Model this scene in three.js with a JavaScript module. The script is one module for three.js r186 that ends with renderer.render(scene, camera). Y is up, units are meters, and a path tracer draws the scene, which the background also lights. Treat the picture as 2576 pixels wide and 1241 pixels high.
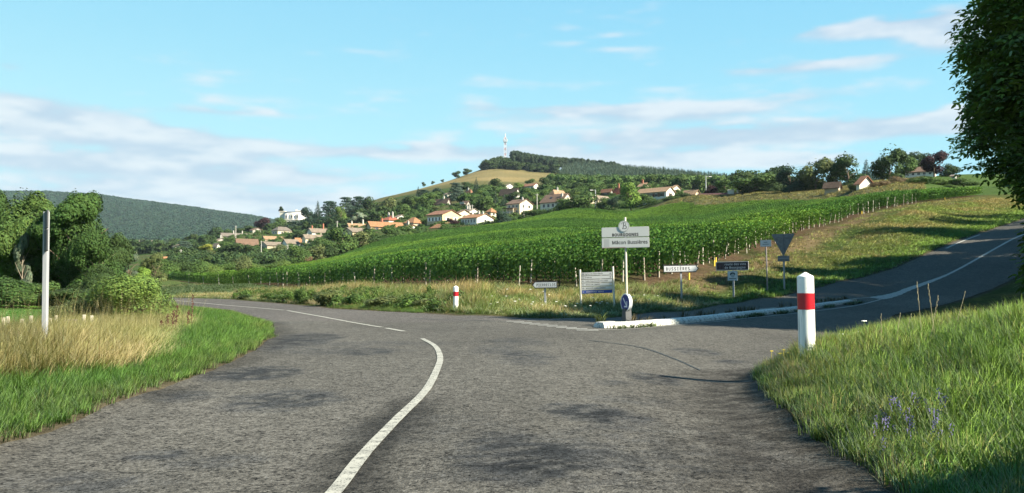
import * as THREE from 'three';
import { mergeGeometries } from 'three/addons/utils/BufferGeometryUtils.js';
import { RoundedBoxGeometry } from 'three/addons/geometries/RoundedBoxGeometry.js';

// ---------------------------------------------------------------- camera, sky, sun, exposure
const scene = new THREE.Scene();
const EYE = 1.3, F = 2143.6, PITCH = THREE.MathUtils.degToRad(2.26);   // F: focal length for a picture 2576 wide
const camera = new THREE.PerspectiveCamera(32.27, 1024 / 493, 0.1, 9000);
camera.position.set(0, EYE, 0);
camera.rotation.x = PITCH;
camera.updateMatrixWorld();
const renderer = new THREE.WebGLRenderer({ antialias: true });
renderer.toneMapping = THREE.LinearToneMapping;
const EXPOSURE = 3.2;
renderer.toneMappingExposure = EXPOSURE;
renderer.shadowMap.enabled = true;

const clamp = (x, a = 0, b = 1) => Math.min(b, Math.max(a, x));
const sstep = (a, b, x) => { const t = clamp((x - a) / (b - a)); return t * t * (3 - 2 * t); };
const mix = (a, b, t) => a + (b - a) * t;
const mix3 = (a, b, t) => [mix(a[0], b[0], t), mix(a[1], b[1], t), mix(a[2], b[2], t)];
function rng(seed) { let s = seed >>> 0; return () => { s = (s + 0x6D2B79F5) >>> 0; let t = s; t = Math.imul(t ^ (t >>> 15), t | 1); t ^= t + Math.imul(t ^ (t >>> 7), t | 61); return ((t ^ (t >>> 14)) >>> 0) / 4294967296; }; }
const hash = (x, y) => { let h = Math.imul(x | 0, 374761393) + Math.imul(y | 0, 668265263); h = Math.imul(h ^ (h >>> 13), 1274126177); return ((h ^ (h >>> 16)) >>> 0) / 4294967296; };
function vnoise(x, y) { const xi = Math.floor(x), yi = Math.floor(y); let fx = x - xi, fy = y - yi; fx = fx * fx * (3 - 2 * fx); fy = fy * fy * (3 - 2 * fy); return mix(mix(hash(xi, yi), hash(xi + 1, yi), fx), mix(hash(xi, yi + 1), hash(xi + 1, yi + 1), fx), fy); }
function fbm(x, y, o = 4) { let s = 0, a = 0.5, t = 0; for (let i = 0; i < o; i++) { s += a * vnoise(x, y); t += a; a *= 0.5; x = x * 2.03 + 17.1; y = y * 2.03 + 5.7; } return s / t; }

const SUN = new THREE.Vector3(0.737, 0.61, 0.375).normalize();
{
  const W = 3072, H = 1536, data = new Float32Array(W * H * 4);
  // clouds: soft streaks at the places (in degrees) where they stand; beyond the view the same layer goes on
  const blobs = [[0, 330, 330, 50, 1], [250, 370, 330, 38, .95], [520, 395, 230, 36, .8], [200, 440, 480, 30, .95], [650, 452, 430, 26, .75], [900, 392, 280, 20, .75], [1130, 376, 260, 15, .7], [560, 302, 190, 10, .75], [20, 236, 55, 16, .8], [400, 512, 620, 30, 1.05], [820, 532, 420, 28, .95], [300, 478, 250, 10, .3],
    [2220, 118, 330, 27, 1.1], [2040, 196, 300, 20, .85], [2450, 150, 150, 50, 1.1], [1500, 283, 330, 26, .85], [1780, 298, 260, 22, .6], [1700, 352, 480, 28, 1.05], [2150, 352, 420, 26, 1.1], [1560, 396, 300, 22, .8], [2050, 265, 170, 22, .5], [1950, 420, 520, 20, .75], [1250, 268, 160, 8, .45], [2700, 340, 300, 40, 1]];
  const sk = [[0, [.50, .83, .96]], [.03, [.46, .83, .98]], [.08, [.51, .885, 1.0]], [.16, [.46, .865, 1.0]], [.27, [.335, .75, .97]], [.34, [.285, .69, .95]], [.6, [.11, .38, .70]], [1.6, [.055, .22, .50]]];
  for (let j = 0; j < H; j++) {
    const el = ((j + .5) / H - .5) * Math.PI;
    for (let i = 0; i < W; i++) {
      const phi = (i + .5) / W * 2 * Math.PI - Math.PI, k = (j * W + i) * 4;
      let c;
      if (el < -.03) c = [.16, .2, .12];
      else {
        const e = Math.max(0, el);
        let q = 0; while (q < sk.length - 2 && e > sk[q + 1][0]) q++;
        c = mix3(sk[q][1], sk[q + 1][1], clamp((e - sk[q][0]) / (sk[q + 1][0] - sk[q][0])));
        const az = Math.atan2(Math.cos(phi), -Math.sin(phi));            // 0 ahead, right positive
        const g = clamp(az, -.6, .6); c = [c[0] * (1 - .18 * g), c[1] * (1 - .06 * g), c[2]];
        if (e < .9) {
          const uu = 1288 + F * clamp(Math.tan(clamp(az, -1.2, 1.2)), -2.2, 2.2), vv = 705 - F * Math.tan(e);
          const wx = uu / 330 + 3, wy = vv / 44;
          const n = fbm(wx + .5 * fbm(wx * 1.3, wy * .7, 2), wy + 1.2 * fbm(wx * .8 + 9, wy * .5, 3), 5), n2 = fbm(wx * 3 + 40, wy * 2.1 + 11, 4);
          let cov = 0;
          if (Math.abs(az) < 1.15) for (const [bu, bv, ru, rv, w] of blobs) { const a = (uu - bu) / ru, b = (vv - bv + (n2 - .5) * 16) / rv; cov += w * Math.exp(-a * a - b * b); }
          const out = sstep(.62, .8, Math.abs(az));
          cov = mix(Math.min(cov, 1.25), .75 * Math.exp(-Math.pow((e - .13) / .13, 2)), out);
          const d = sstep(.16, .86, cov * .98 + (n - .5) * 1.35 + (n2 - .5) * .95) * .8;
          const shade = sstep(.36, .68, n * .45 + n2 * .55);
          c = mix3(c, mix3([.54, .655, .80], [.85, .89, .94], shade), d);
        }
      }
      data[k] = c[0] / EXPOSURE; data[k + 1] = c[1] / EXPOSURE; data[k + 2] = c[2] / EXPOSURE; data[k + 3] = 1;
    }
  }
  const sky = new THREE.DataTexture(data, W, H, THREE.RGBAFormat, THREE.FloatType);
  sky.mapping = THREE.EquirectangularReflectionMapping; sky.magFilter = THREE.LinearFilter; sky.minFilter = THREE.LinearFilter; sky.wrapS = THREE.RepeatWrapping; sky.needsUpdate = true;
  scene.background = sky; scene.environment = sky;
}
const sun = new THREE.DirectionalLight(new THREE.Color().setRGB(1, .91, .74), 5);
sun.position.copy(SUN).multiplyScalar(300); sun.target.position.set(0, 0, -40);
sun.position.add(sun.target.position);
sun.castShadow = true; sun.shadow.mapSize.set(4096, 4096);
Object.assign(sun.shadow.camera, { left: -160, right: 160, top: 120, bottom: -120, near: 10, far: 900 });
scene.add(sun, sun.target);
scene.fog = new THREE.FogExp2(new THREE.Color(0.62, 0.78, 0.92), 0.00005);

// ---------------------------------------------------------------- helpers
const used = {};
function numbered(n) { const b = n.replace(/_\d{3}$/, ''); const k = used[b] = (used[b] ?? -1) + 1; return k ? b + '_' + String(k).padStart(3, '0') : b; }
function tag(o, label, category, group, kind) { o.userData = {}; if (label) o.userData.label = label; if (category) o.userData.category = category; if (group) o.userData.group = group; if (kind) o.userData.kind = kind; return o; }
function thing(name, label, category, pos = [0, 0, 0], turn = 0, group) { const o = new THREE.Group(); o.name = numbered(name); o.position.set(...pos); o.rotation.y = turn; tag(o, label, category, group); scene.add(o); return o; }
function part(name, geo, mat, parent = scene, top) { const m = new THREE.Mesh(Array.isArray(geo) ? merge(geo) : geo, mat); m.name = parent === scene ? numbered(name) : sibling(name, parent); m.castShadow = m.receiveShadow = true; parent.add(m); if (top) tag(m, ...top); return m; }
function sibling(name, parent) { const c = parent.userData.__n ??= {}; const k = c[name] = (c[name] ?? -1) + 1; return k ? name + '_' + String(k).padStart(3, '0') : name; }
function merge(list) { const g = list.map((x) => { const y = x.index ? x.toNonIndexed() : x; for (const k of Object.keys(y.attributes)) if (!['position', 'normal', 'uv'].includes(k)) y.deleteAttribute(k); if (!y.attributes.uv) y.setAttribute('uv', new THREE.BufferAttribute(new Float32Array(y.attributes.position.count * 2), 2)); return y; }); return mergeGeometries(g); }
const M4 = new THREE.Matrix4(), Q = new THREE.Quaternion(), V3 = (x, y, z) => new THREE.Vector3(x, y, z), E3 = new THREE.Euler();
function mat4(x, y, z, rx = 0, ry = 0, rz = 0, sx = 1, sy = sx, sz = sx) { return new THREE.Matrix4().compose(V3(x, y, z), new THREE.Quaternion().setFromEuler(new THREE.Euler(rx, ry, rz, 'YXZ')), V3(sx, sy, sz)); }
function box(w, h, d, x = 0, y = 0, z = 0, ry = 0) { const g = new THREE.BoxGeometry(w, h, d); g.applyMatrix4(mat4(x, y, z, 0, ry, 0)); return g; }
function rbox(w, h, d, r, x = 0, y = 0, z = 0, seg = 2) { const g = new RoundedBoxGeometry(w, h, d, seg, r); g.translate(x, y, z); return g; }
function cyl(r0, r1, h, n, x = 0, y = 0, z = 0) { const g = new THREE.CylinderGeometry(r1, r0, h, n); g.translate(x, y + h / 2, z); return g; }
function limb(a, b, r0, r1, n = 6) { const d = b.clone().sub(a), g = new THREE.CylinderGeometry(r1, r0, d.length(), n, 1, true); g.translate(0, d.length() / 2, 0); g.applyQuaternion(new THREE.Quaternion().setFromUnitVectors(V3(0, 1, 0), d.normalize())); g.translate(a.x, a.y, a.z); return g; }
function inst(name, geo, mat, list, parent = scene, top) { const m = new THREE.InstancedMesh(geo, mat, list.length); list.forEach((l, i) => { m.setMatrixAt(i, l.m); if (l.c) m.setColorAt(i, new THREE.Color().setRGB(...l.c)); }); m.name = parent === scene ? numbered(name) : sibling(name, parent); m.castShadow = m.receiveShadow = true; parent.add(m); if (top) tag(m, ...top); return m; }
const col = (r, g, b) => new THREE.Color().setRGB(r, g, b);
const mat = (c, rough = .8, o = {}) => new THREE.MeshStandardMaterial({ color: col(...c), roughness: rough, ...o });
// a point of the place from where it appears (picture 2576 x 1241) and how far ahead it stands
function at(u, v, d) { const rx = (u - 1288) / F, ry = (620.5 - v) / F, c = Math.cos(PITCH), s = Math.sin(PITCH), y = ry * c + s, z = c - ry * s, t = d / z; return V3(rx * t, EYE + y * t, -d); }
const pxm = (d) => d / F;                 // metres per picture pixel at that distance

// ---------------------------------------------------------------- procedural textures
function dataTex(n, fn, rep = 1, srgb = false) { const a = new Uint8Array(n * n * 4); for (let j = 0; j < n; j++) for (let i = 0; i < n; i++) { const c = fn(i / n, j / n, i, j), k = (j * n + i) * 4; a[k] = 255 * clamp(c[0]); a[k + 1] = 255 * clamp(c[1]); a[k + 2] = 255 * clamp(c[2]); a[k + 3] = 255; } const t = new THREE.DataTexture(a, n, n); t.wrapS = t.wrapT = THREE.RepeatWrapping; t.magFilter = THREE.LinearFilter; t.minFilter = THREE.LinearMipmapLinearFilter; t.repeat.set(rep, rep); if (srgb) t.colorSpace = THREE.SRGBColorSpace; t.needsUpdate = true; return t; }
function tnoise(x, y, f) { const X = x * f, Y = y * f, xi = Math.floor(X), yi = Math.floor(Y); let fx = X - xi, fy = Y - yi; fx = fx * fx * (3 - 2 * fx); fy = fy * fy * (3 - 2 * fy); const h = (a, b) => hash(((a % f) + f) % f + f * 7, ((b % f) + f) % f); return mix(mix(h(xi, yi), h(xi + 1, yi), fx), mix(h(xi, yi + 1), h(xi + 1, yi + 1), fx), fy); }
const TEX = {};
TEX.speckle = dataTex(1024, (x, y, i, j) => { const g = hash(i, j), b = tnoise(x, y, 300), m = tnoise(x + .2, y, 130), q = tnoise(x, y + .4, 74), c = tnoise(x, y, 24); let v = .56 + .35 * (b - .5) + .55 * (m - .5) + .5 * (q - .5) + .2 * (c - .5) + .25 * (g - .5); if (tnoise(x + .31, y + .17, 150) > .80) v += .45; if (tnoise(x + .11, y + .57, 140) < .2) v -= .3; return [v, v * .985, v * .94]; });
TEX.speckleBump = dataTex(1024, (x, y, i, j) => { const v = .5 * tnoise(x, y, 256) + .3 * tnoise(x, y, 420) + .2 * hash(i, j); return [v, v, v]; });
TEX.soil = dataTex(512, (x, y, i, j) => { const v = .72 + .5 * (tnoise(x, y, 64) - .5) + .35 * (tnoise(x, y, 16) - .5) + .3 * (hash(i, j) - .5); return [v, v, v]; });
TEX.plaster = dataTex(256, (x, y, i, j) => { const v = .92 + .12 * (tnoise(x, y, 6) - .5) + .1 * (tnoise(x, y, 40) - .5) + .05 * (hash(i, j) - .5); return [v, v, v * .99]; });
TEX.tile = dataTex(256, (x, y, i, j) => { const row = Math.floor(y * 32), cx = x * 24 + (row % 2) * .5, v = .72 + .35 * (hash(Math.floor(cx), row) - .5) + .22 * (tnoise(x, y, 5) - .5) - (y * 32 % 1 < .2 ? .16 : 0) - (Math.abs(cx % 1 - .5) > .42 ? .1 : 0); return [v, v * .98, v * .95]; });
TEX.paint = dataTex(512, (x, y, i, j) => { const n = .45 * tnoise(x, y, 110) + .25 * tnoise(x, y, 24) + .3 * hash(i, j), k = tnoise(x, y, 9), w = sstep(.22 + .14 * k, .36 + .14 * k, n), v = mix(.16, .96, w) * (.88 + .24 * (tnoise(x, y, 12) - .5)); return [v, v, v * .96]; });
TEX.bark = dataTex(128, (x, y, i, j) => { const v = .7 + .6 * (tnoise(x, y * .25, 32) - .5) + .2 * (hash(i, j) - .5); return [v, v * .97, v * .93]; });
TEX.wood = dataTex(128, (x, y, i, j) => { const v = .8 + .45 * (tnoise(x, y * .125, 32) - .5) + .15 * (hash(i, j) - .5); return [v, v, v]; });
TEX.galv = dataTex(128, (x, y, i, j) => { const v = .8 + .3 * (tnoise(x, y, 16) - .5) + .2 * (tnoise(x, y, 40) - .5); return [v, v, v * 1.02]; });
const rep = (t, x, y = x) => { const c = t.clone(); c.repeat.set(x, y); c.needsUpdate = true; return c; };
// ---------------------------------------------------------------- the land: one smooth height function through surveyed points
const ROAD = [[-3.4, -15], [-3.7, 3], [-4.0, 6.7], [-4.2, 9.5], [-4.25, 12], [-4.6, 15], [-5.5, 19.9], [-7.1, 25.3], [-11.4, 34.8], [-17, 44.5], [-21, 50.5], [-26, 56.5], [-36, 63], [-55, 68.5], [-55, 75], [-36, 69.5], [-26, 63], [-19, 57.5], [-13.4, 48.4], [-8, 38.7], [-4.3, 34.4], [-2.1, 31.2], [.16, 29.2], [2.1, 29.3], [3.6, 30.5], [5.3, 32.4], [7.4, 34.8], [10.3, 37.9], [12.7, 40.4], [17.3, 45.8], [22.3, 51.4], [27.8, 57.7], [33.7, 64.4], [40.3, 71.9], [47.4, 79.9], [57.3, 91.4], [72, 108], [78, 103.6], [62.7, 86.6], [52.7, 75.1], [45.7, 67.1], [39.1, 59.6], [33.2, 52.9], [27.7, 46.6], [22.7, 41], [18, 35.6], [13.5, 30], [10.5, 24.5], [8, 19.5], [6, 16], [4.4, 13.6], [3.5, 12.2], [3.1, 10.7], [2.75, 9.1], [2.55, 7.85], [2.42, 6.55], [2.3, 5.4], [2.3, 3], [2.4, -15]];
function sdPoly(P, x, y) { let d = 1e9, s = 1; for (let i = 0, j = P.length - 1; i < P.length; j = i++) { const ex = P[j][0] - P[i][0], ey = P[j][1] - P[i][1], wx = x - P[i][0], wy = y - P[i][1], t = clamp((wx * ex + wy * ey) / (ex * ex + ey * ey)), bx = wx - ex * t, by = wy - ey * t; d = Math.min(d, bx * bx + by * by); const a = y >= P[i][1], b = y < P[j][1], c = ex * wy > ey * wx; if ((a && b && c) || (!a && !b && !c)) s = -s; } return s * Math.sqrt(d); }
const roadD = (x, d) => { if (x < -60 || x > 95 || d > 125 || d < -25) return 30; const s = sdPoly(ROAD, x, d); return Math.abs(s) < 1.5 ? s + .16 * (fbm(x * 1.7, d * 1.7, 3) - .5) + .1 * (vnoise(x * .5, d * .5) - .5) : s; };
const SIDE = [[2.2, 23, 0], [6, 27.2, .03], [10.6, 32.5, .14], [15.3, 38, .33], [20, 43.4, .76], [25, 49, 1.6], [30.5, 55.3, 2.85], [36.4, 62, 4.25], [43, 69.5, 5.5], [50, 77.5, 6.8], [60, 89, 8.5], [75, 106, 10.4]];   // middle of the side road: x, distance ahead, height
const ctrl = [];                                                       // p = x / d, ln d, height / d
const W = (x, y, d) => ctrl.push([x / d, Math.log(d), y / d]), S = (u, v, d) => { const P = at(u, v, d); ctrl.push([P.x / d, Math.log(d), P.y / d]); }, Y = (u, y, d) => W((u - 1288) / F * d, y, d);
for (const d of [3, 4.2, 6, 8.5, 12, 16, 21, 26]) { W(-1.2, 0, d); W(1.2, 0, d); }
for (const [x, d] of [[-3.8, 4.5], [-4.1, 7.5], [-4.3, 11], [-4.8, 16], [-6.6, 23], [-8.5, 28.5], [-11.4, 34.8], [-7, 31], [-14, 43.5], [-20, 54.6], [-30, 62.5], [-44, 68], [2.3, 4.5], [2.5, 7.5], [3.3, 11], [5, 14.8], [7, 17.5], [9.4, 22], [4, 22], [6.5, 24], [-2, 30.8], [-8, 38.5], [-19, 57], [.3, 29], [2.3, 29.4]]) W(x, 0, d);
for (const [x, y, d] of [[-5.3, .12, 7], [-6.5, .18, 9], [-6.6, .2, 12], [-7.2, .15, 15], [-8.5, .1, 19], [-12, -.05, 25], [-15, -.2, 30], [-11, -.15, 18], [-8.5, .05, 12], [-6, .1, 6], [-25, -.35, 48], [-24, -.3, 36], [-34, -.2, 55], [-60, -.2, 95], [-40, .2, 95], [-50, .6, 140], [-100, .5, 160],
  [3.6, .3, 6], [5.4, .88, 9], [5.2, .54, 11], [5.1, .32, 13], [3.9, .24, 11.3], [5, .82, 6], [7, 1.05, 9], [8, .68, 12], [7.2, .6, 12], [9, .45, 15], [9.4, .3, 18], [3.4, .3, 4.2], [11.5, .25, 22], [14, .7, 22], [3.1, .14, 7.5]]) W(x, y, d);
for (const [x, d, y] of SIDE.slice(1)) { W(x, y, d); W(x + 2.7, y - .03, d - 2.4); W(x + 8, y + .7, d - 7); }
for (const [x, y, d] of [[5.3, .06, 32.2], [8.8, .24, 36.3], [11.7, .46, 39.2], [14.3, .67, 42], [17.9, 1.21, 46.4], [24.7, 2.2, 54.2], [30.3, 3.5, 60.5], [33.5, 4.2, 64], [40.3, 5.5, 71.9], [48, 6.9, 80.5], [57.3, 8.6, 91.4], [72, 10.6, 108], [13, .24, 35.3], [19.3, .62, 42.6]]) W(x, y, d);
for (const [u, v, d] of [[1372, 782, 34], [1450, 779, 35], [1545, 778, 35.2], [1715, 764, 38.8], [1847, 748, 41], [1931, 737, 42.3], [1973, 728, 43.2], [1200, 764, 35.5], [1000, 757, 42], [1288, 727, 40.5], [1130, 725, 45], [1000, 721, 50], [880, 721, 60], [740, 724, 75], [640, 714, 92], [430, 706, 122], [1500, 724, 40.2], [1700, 697, 44.5], [1800, 668, 52], [1900, 630, 62], [2000, 588, 73], [2150, 545, 90], [2300, 512, 106], [2470, 492, 130],
  [1900, 713, 43], [1900, 675, 52], [2100, 690, 52], [2100, 642, 62], [2100, 598, 72], [2290, 622, 62], [2290, 550, 82], [2420, 566, 78], [2440, 520, 100], [2180, 660, 56], [620, 738, 68], [800, 742, 58],
  [1750, 503, 247], [1750, 493, 262], [2000, 488, 215], [2000, 484, 240], [2160, 477, 182], [2353, 443, 262], [2300, 468, 175], [2576, 468, 180], [2200, 462, 240], [1450, 528, 305], [1900, 494, 230],
  [1308, 541, 350], [1200, 565, 320], [1113, 563, 330], [932, 582, 340], [887, 597, 360], [768, 619, 400], [721, 627, 400], [596, 620, 430], [699, 590, 480], [735, 573, 600], [560, 600, 500], [440, 632, 480], [430, 648, 370], [1412, 525, 330], [1676, 497, 300], [1748, 497, 300], [1343, 477, 480], [1271, 478, 500], [1124, 516, 420], [1184, 487, 480], [1000, 548, 400], [1572, 487, 360], [1618, 473, 370], [900, 548, 460], [1850, 486, 270], [620, 655, 300], [932, 591, 310], [887, 607, 330], [830, 624, 340], [785, 607, 390], [768, 629, 370], [721, 637, 370], [672, 643, 380], [640, 652, 340], [596, 635, 390], [560, 629, 430], [530, 641, 400], [1040, 585, 315], [978, 573, 350], [1113, 576, 305], [1153, 561, 335],
  [1288, 441, 850], [1400, 447, 840], [1150, 456, 800], [1060, 478, 760], [1270, 413, 1000], [1480, 437, 960], [1400, 433, 940], [1700, 463, 900], [1900, 486, 800], [1200, 431, 930], [1100, 463, 880], [1000, 490, 830], [940, 505, 790], [850, 545, 760], [700, 580, 850], [1600, 479, 600], [1600, 488, 450], [1750, 489, 430], [1450, 489, 480], [1750, 480, 620], [1900, 490, 500], [2100, 480, 600], [2450, 450, 500], [1450, 473, 650],
  [350, 618, 1100], [500, 640, 800], [250, 640, 800], [100, 640, 900], [0, 640, 600], [200, 650, 400],
  [-100, 486, 2600], [100, 492, 2600], [240, 500, 2600], [386, 520, 2600], [500, 536, 2600], [640, 558, 2600], [750, 585, 2600], [0, 600, 1700], [300, 602, 1700], [450, 600, 1700], [600, 592, 1800], [-300, 500, 2600]]) S(u, v, d);
for (const [u, v, d] of [[1288, 628, 80], [1288, 582, 150], [1288, 553, 300], [1000, 642, 100], [1880, 506, 215], [1940, 503, 206], [2080, 494, 185], [2150, 488, 172], [2220, 483, 160], [1000, 592, 252], [935, 606, 245], [855, 640, 225], [760, 660, 208], [700, 690, 120], [700, 668, 200], [560, 690, 165], [1600, 572, 120], [1600, 524, 295], [1750, 576, 100], [1750, 512, 240], [2000, 534, 120], [2000, 501, 198], [2300, 478, 150], [2440, 474, 160]]) { const P = at(u, v, d); W(P.x, P.y - 1.3, d); }     // seen: tops of the vines, 1.3 m above the soil
for (const [u, y, d] of [[1270, 90, 1500], [1700, 70, 1500], [2200, 50, 1500], [1000, 60, 1500], [1000, 40, 3000], [1800, 40, 3000], [2500, 40, 3000], [200, 120, 3600], [-200, 120, 3600], [600, 60, 3600]]) Y(u, y, d);
// thin-plate spline over (5 p, ln d)
const tps = (() => {
  const n = ctrl.length, N = n + 3, A = Array.from({ length: N }, () => new Float64Array(N + 1)), X = ctrl.map((c) => [c[0] * 5, c[1] * 1.25]);
  const U = (r2) => r2 > 1e-12 ? r2 * Math.log(r2) : 0;
  for (let i = 0; i < n; i++) { for (let j = 0; j < n; j++) A[i][j] = U((X[i][0] - X[j][0]) ** 2 + (X[i][1] - X[j][1]) ** 2); A[i][i] += .0006; A[i][n] = A[n][i] = 1; A[i][n + 1] = A[n + 1][i] = X[i][0]; A[i][n + 2] = A[n + 2][i] = X[i][1]; A[i][N] = ctrl[i][2]; }
  for (let k = 0; k < N; k++) { let b = k; for (let i = k + 1; i < N; i++) if (Math.abs(A[i][k]) > Math.abs(A[b][k])) b = i; [A[k], A[b]] = [A[b], A[k]]; for (let i = k + 1; i < N; i++) { const f = A[i][k] / A[k][k]; if (f) for (let j = k; j <= N; j++) A[i][j] -= f * A[k][j]; } }
  const w = new Float64Array(N); for (let k = N - 1; k >= 0; k--) { let s = A[k][N]; for (let j = k + 1; j < N; j++) s -= A[k][j] * w[j]; w[k] = s / A[k][k]; }
  return (p, l) => { const a = p * 5, b = l * 1.25; let s = w[n] + w[n + 1] * a + w[n + 2] * b; for (let i = 0; i < n; i++) s += w[i] * U((a - X[i][0]) ** 2 + (b - X[i][1]) ** 2); return s; };
})();
function base(x, d) { const D = clamp(d, 3, 4200), p = clamp(x / D, -.78, .8); return D * tps(p, Math.log(D)); }
// ground height at x, d metres ahead (rs: distance to the edge of the asphalt, negative on it)
function ground(x, d, rs = roadD(x, d)) {
  let y = base(x, d);
  const off = sstep(.3, 2.5, rs);
  if (off > 0) { y += off * (.10 * (fbm(x * .7, d * .7, 3) - .5)); if (d > 46 && d < 110 && x > 12) y += .75 * (fbm(x * .22 + 3, d * .22, 2) - .5) * sstep(1, 6, rs) * sstep(46, 55, d) * sstep(110, 95, d); if (d > 140) y += Math.min(8, d * .003) * (fbm(x * .02, d * .02, 3) - .5); }
  return y;
}
const gp = (x, d, up = 0) => [x, ground(x, d) + up, -d];

const uD = (u, d) => [(u - 1288) / F * d, d];
const VINE = [[430, 125], [560, 103], [640, 92], [740, 75], [880, 60], [1000, 50], [1130, 45], [1230, 42.3], [1450, 41], [1600, 42.3], [1700, 45], [1800, 52.3], [1900, 62.3], [2000, 73.3], [2150, 90.5], [2300, 106.5], [2470, 131], [2440, 150], [2300, 150], [2150, 170], [2000, 198], [1750, 240], [1650, 262], [1600, 288], [1430, 300], [1300, 298], [1200, 288], [1113, 283], [1000, 252], [940, 240], [800, 215], [700, 195], [560, 165], [430, 140]].map(([u, d]) => uD(u, d));
const vineD = (x, d) => (d < 35 || d > 320 || x < -90 || x > 100) ? 50 : sdPoly(VINE, x, d);
const HAY = [[985, 830], [1040, 790], [1120, 760], [1250, 740], [1400, 800], [1405, 900], [1250, 900], [1210, 925], [1150, 910], [1060, 870]].map(([u, d]) => uD(u, d));
const pt = (u, d) => uD(u, d);

function landColour(x, d, rs) {
  const n = fbm(x * .35, d * .35, 3), n2 = fbm(x * .06 + 5, d * .06, 3), n3 = fbm(x * 2.1, d * 2.1, 2);
  let c = mix3([.055, .085, .022], [.105, .105, .035], sstep(.35, .65, n * .6 + n2 * .4));
  const u = 1288 + F * x / Math.max(d, 1);
  if (d < 140) {
    if (rs < .5) c = mix3([.10, .085, .055], c, sstep(.1, .5, rs + (n3 - .5) * .3));
    const v = vineD(x, d);
    if (v < 9 && d < 200) {
      const track = sstep(3.6 + 1.6 * (n - .5), 2.2, v) * (u > 1560 ? 1 : sstep(1420, 1560, u)) * sstep(2420, 2150, u);               // bare strip along the vines
      c = mix3(c, mix3([.20, .135, .085], [.135, .10, .05], sstep(.45, .62, n3 * .5 + n * .5)), track * .68);
      c = mix3(c, mix3([.105, .072, .045], [.06, .065, .026], sstep(.4, .7, n)), sstep(1.4, .2, v));
    }
    if (x < -9 && d > 12 && d < 75 && rs > 5) c = mix3(c, mix3([.075, .20, .022], [.11, .21, .03], n), .95);                // mown meadow
    if (d > 46 && x > 12 && v > 5 && rs > 1.2) c = mix3(c, mix3([.17, .16, .06], [.10, .15, .035], n), .65);
    if (d > 58 && u < 760 && v > .5) c = mix3(c, mix3([.10, .14, .045], [.22, .19, .085], sstep(.55, .7, n2) * sstep(75, 95, d)), .9);
  } else if (vineD(x, d) < 1) c = mix3([.05, .05, .02], [.045, .075, .015], n);
  else if (d < 640) { c = mix3(mix3([.04, .075, .02], [.07, .12, .03], n), [.10, .10, .045], sstep(.5, .75, n2)); if (u > 2330 && d < 300) c = mix3([.05, .10, .025], [.10, .15, .04], n); else if (u > 1600 && d < 290) c = mix3([.15, .14, .07], [.085, .10, .035], sstep(.3, .7, n)); }
  else {
    c = mix3([.03, .05, .018], [.05, .07, .025], n2);
    const h = sdPoly(HAY, x, d);
    if (u > 930 && u < 1420 && d < 1050) { const k = sstep(25, -25, h + 60 * (n2 - .5)); c = mix3(mix3([.11, .12, .045], [.17, .15, .06], n2), mix3([.30, .235, .105], [.225, .19, .085], sstep(.35, .65, fbm(x * .015, d * .05, 3))), k); }
    if (u < 760 && d < 1900 && d > 640) { c = mix3(c, [.27, .235, .11], sstep(.5, .54, vnoise(x * .011 + 3, d * .0045))); c = mix3(c, [.035, .075, .03], sstep(.55, .58, vnoise(x * .012 + 13, d * .005 + 7))); }
  }
  return c;
}
function sheet(us, ds, dip) {
  const pos = [], colr = [], uv = [], idx = [], nu = us.length;
  for (const d of ds) for (const p of us) { const x = p * d, rs = roadD(x, d); let y = ground(x, d, rs); if (dip) y -= .07 * sstep(.12, -.25, rs); pos.push(x, y, -d); colr.push(...landColour(x, d, rs)); uv.push(x / 4, d / 4); }
  for (let j = 0; j < ds.length - 1; j++) for (let i = 0; i < nu - 1; i++) { const a = j * nu + i; idx.push(a, a + 1, a + nu, a + 1, a + nu + 1, a + nu); }
  const g = new THREE.BufferGeometry(); g.setAttribute('position', new THREE.Float32BufferAttribute(pos, 3)); g.setAttribute('color', new THREE.Float32BufferAttribute(colr, 3)); g.setAttribute('uv', new THREE.Float32BufferAttribute(uv, 2)); g.setIndex(idx); g.computeVertexNormals(); return g;
}
const landMat = new THREE.MeshPhysicalMaterial({ color: col(.82, .82, .82), vertexColors: true, roughness: 1, specularIntensity: .05, map: TEX.soil, bumpMap: TEX.soil, bumpScale: .03 });
const ladder = (a, b, r) => { const l = [a]; while (l[l.length - 1] * r < b) l.push(l[l.length - 1] * r); l.push(b); return l; };
const PS = []; for (let p = -.74; p <= .7801; p += .004) PS.push(p);
part('ground', sheet(PS, ladder(2.2, 640, 1.013), true), landMat, scene, [null, null, null, 'structure']);
part('hills', sheet(PS.filter((_, i) => i % 2 === 0), ladder(640, 4100, 1.016), false), landMat, scene, [null, null, null, 'structure']);
{ // the land to the sides and behind
  const pos = [], colr = [], uv = [], idx = [], rs = ladder(2, 900, 1.12), na = 64;
  for (const r of rs) for (let i = 0; i <= na; i++) { const a = mix(.645, 2 * Math.PI - .63, i / na), x = Math.sin(a) * r, d = Math.cos(a) * r, q = roadD(x, d); pos.push(x, ground(x, Math.max(d, 2.2), q) - .07 * sstep(.12, -.25, q) - .03, -d); colr.push(...landColour(x, Math.max(d, 3), q)); uv.push(x / 4, d / 4); }
  for (let j = 0; j < rs.length - 1; j++) for (let i = 0; i < na; i++) { const a = j * (na + 1) + i; idx.push(a, a + na + 1, a + 1, a + 1, a + na + 1, a + na + 2); }
  const g = new THREE.BufferGeometry(); g.setAttribute('position', new THREE.Float32BufferAttribute(pos, 3)); g.setAttribute('color', new THREE.Float32BufferAttribute(colr, 3)); g.setAttribute('uv', new THREE.Float32BufferAttribute(uv, 2)); g.setIndex(idx); g.computeVertexNormals();
  part('surrounding_ground', g, landMat, scene, [null, null, null, 'structure']);
}

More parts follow.
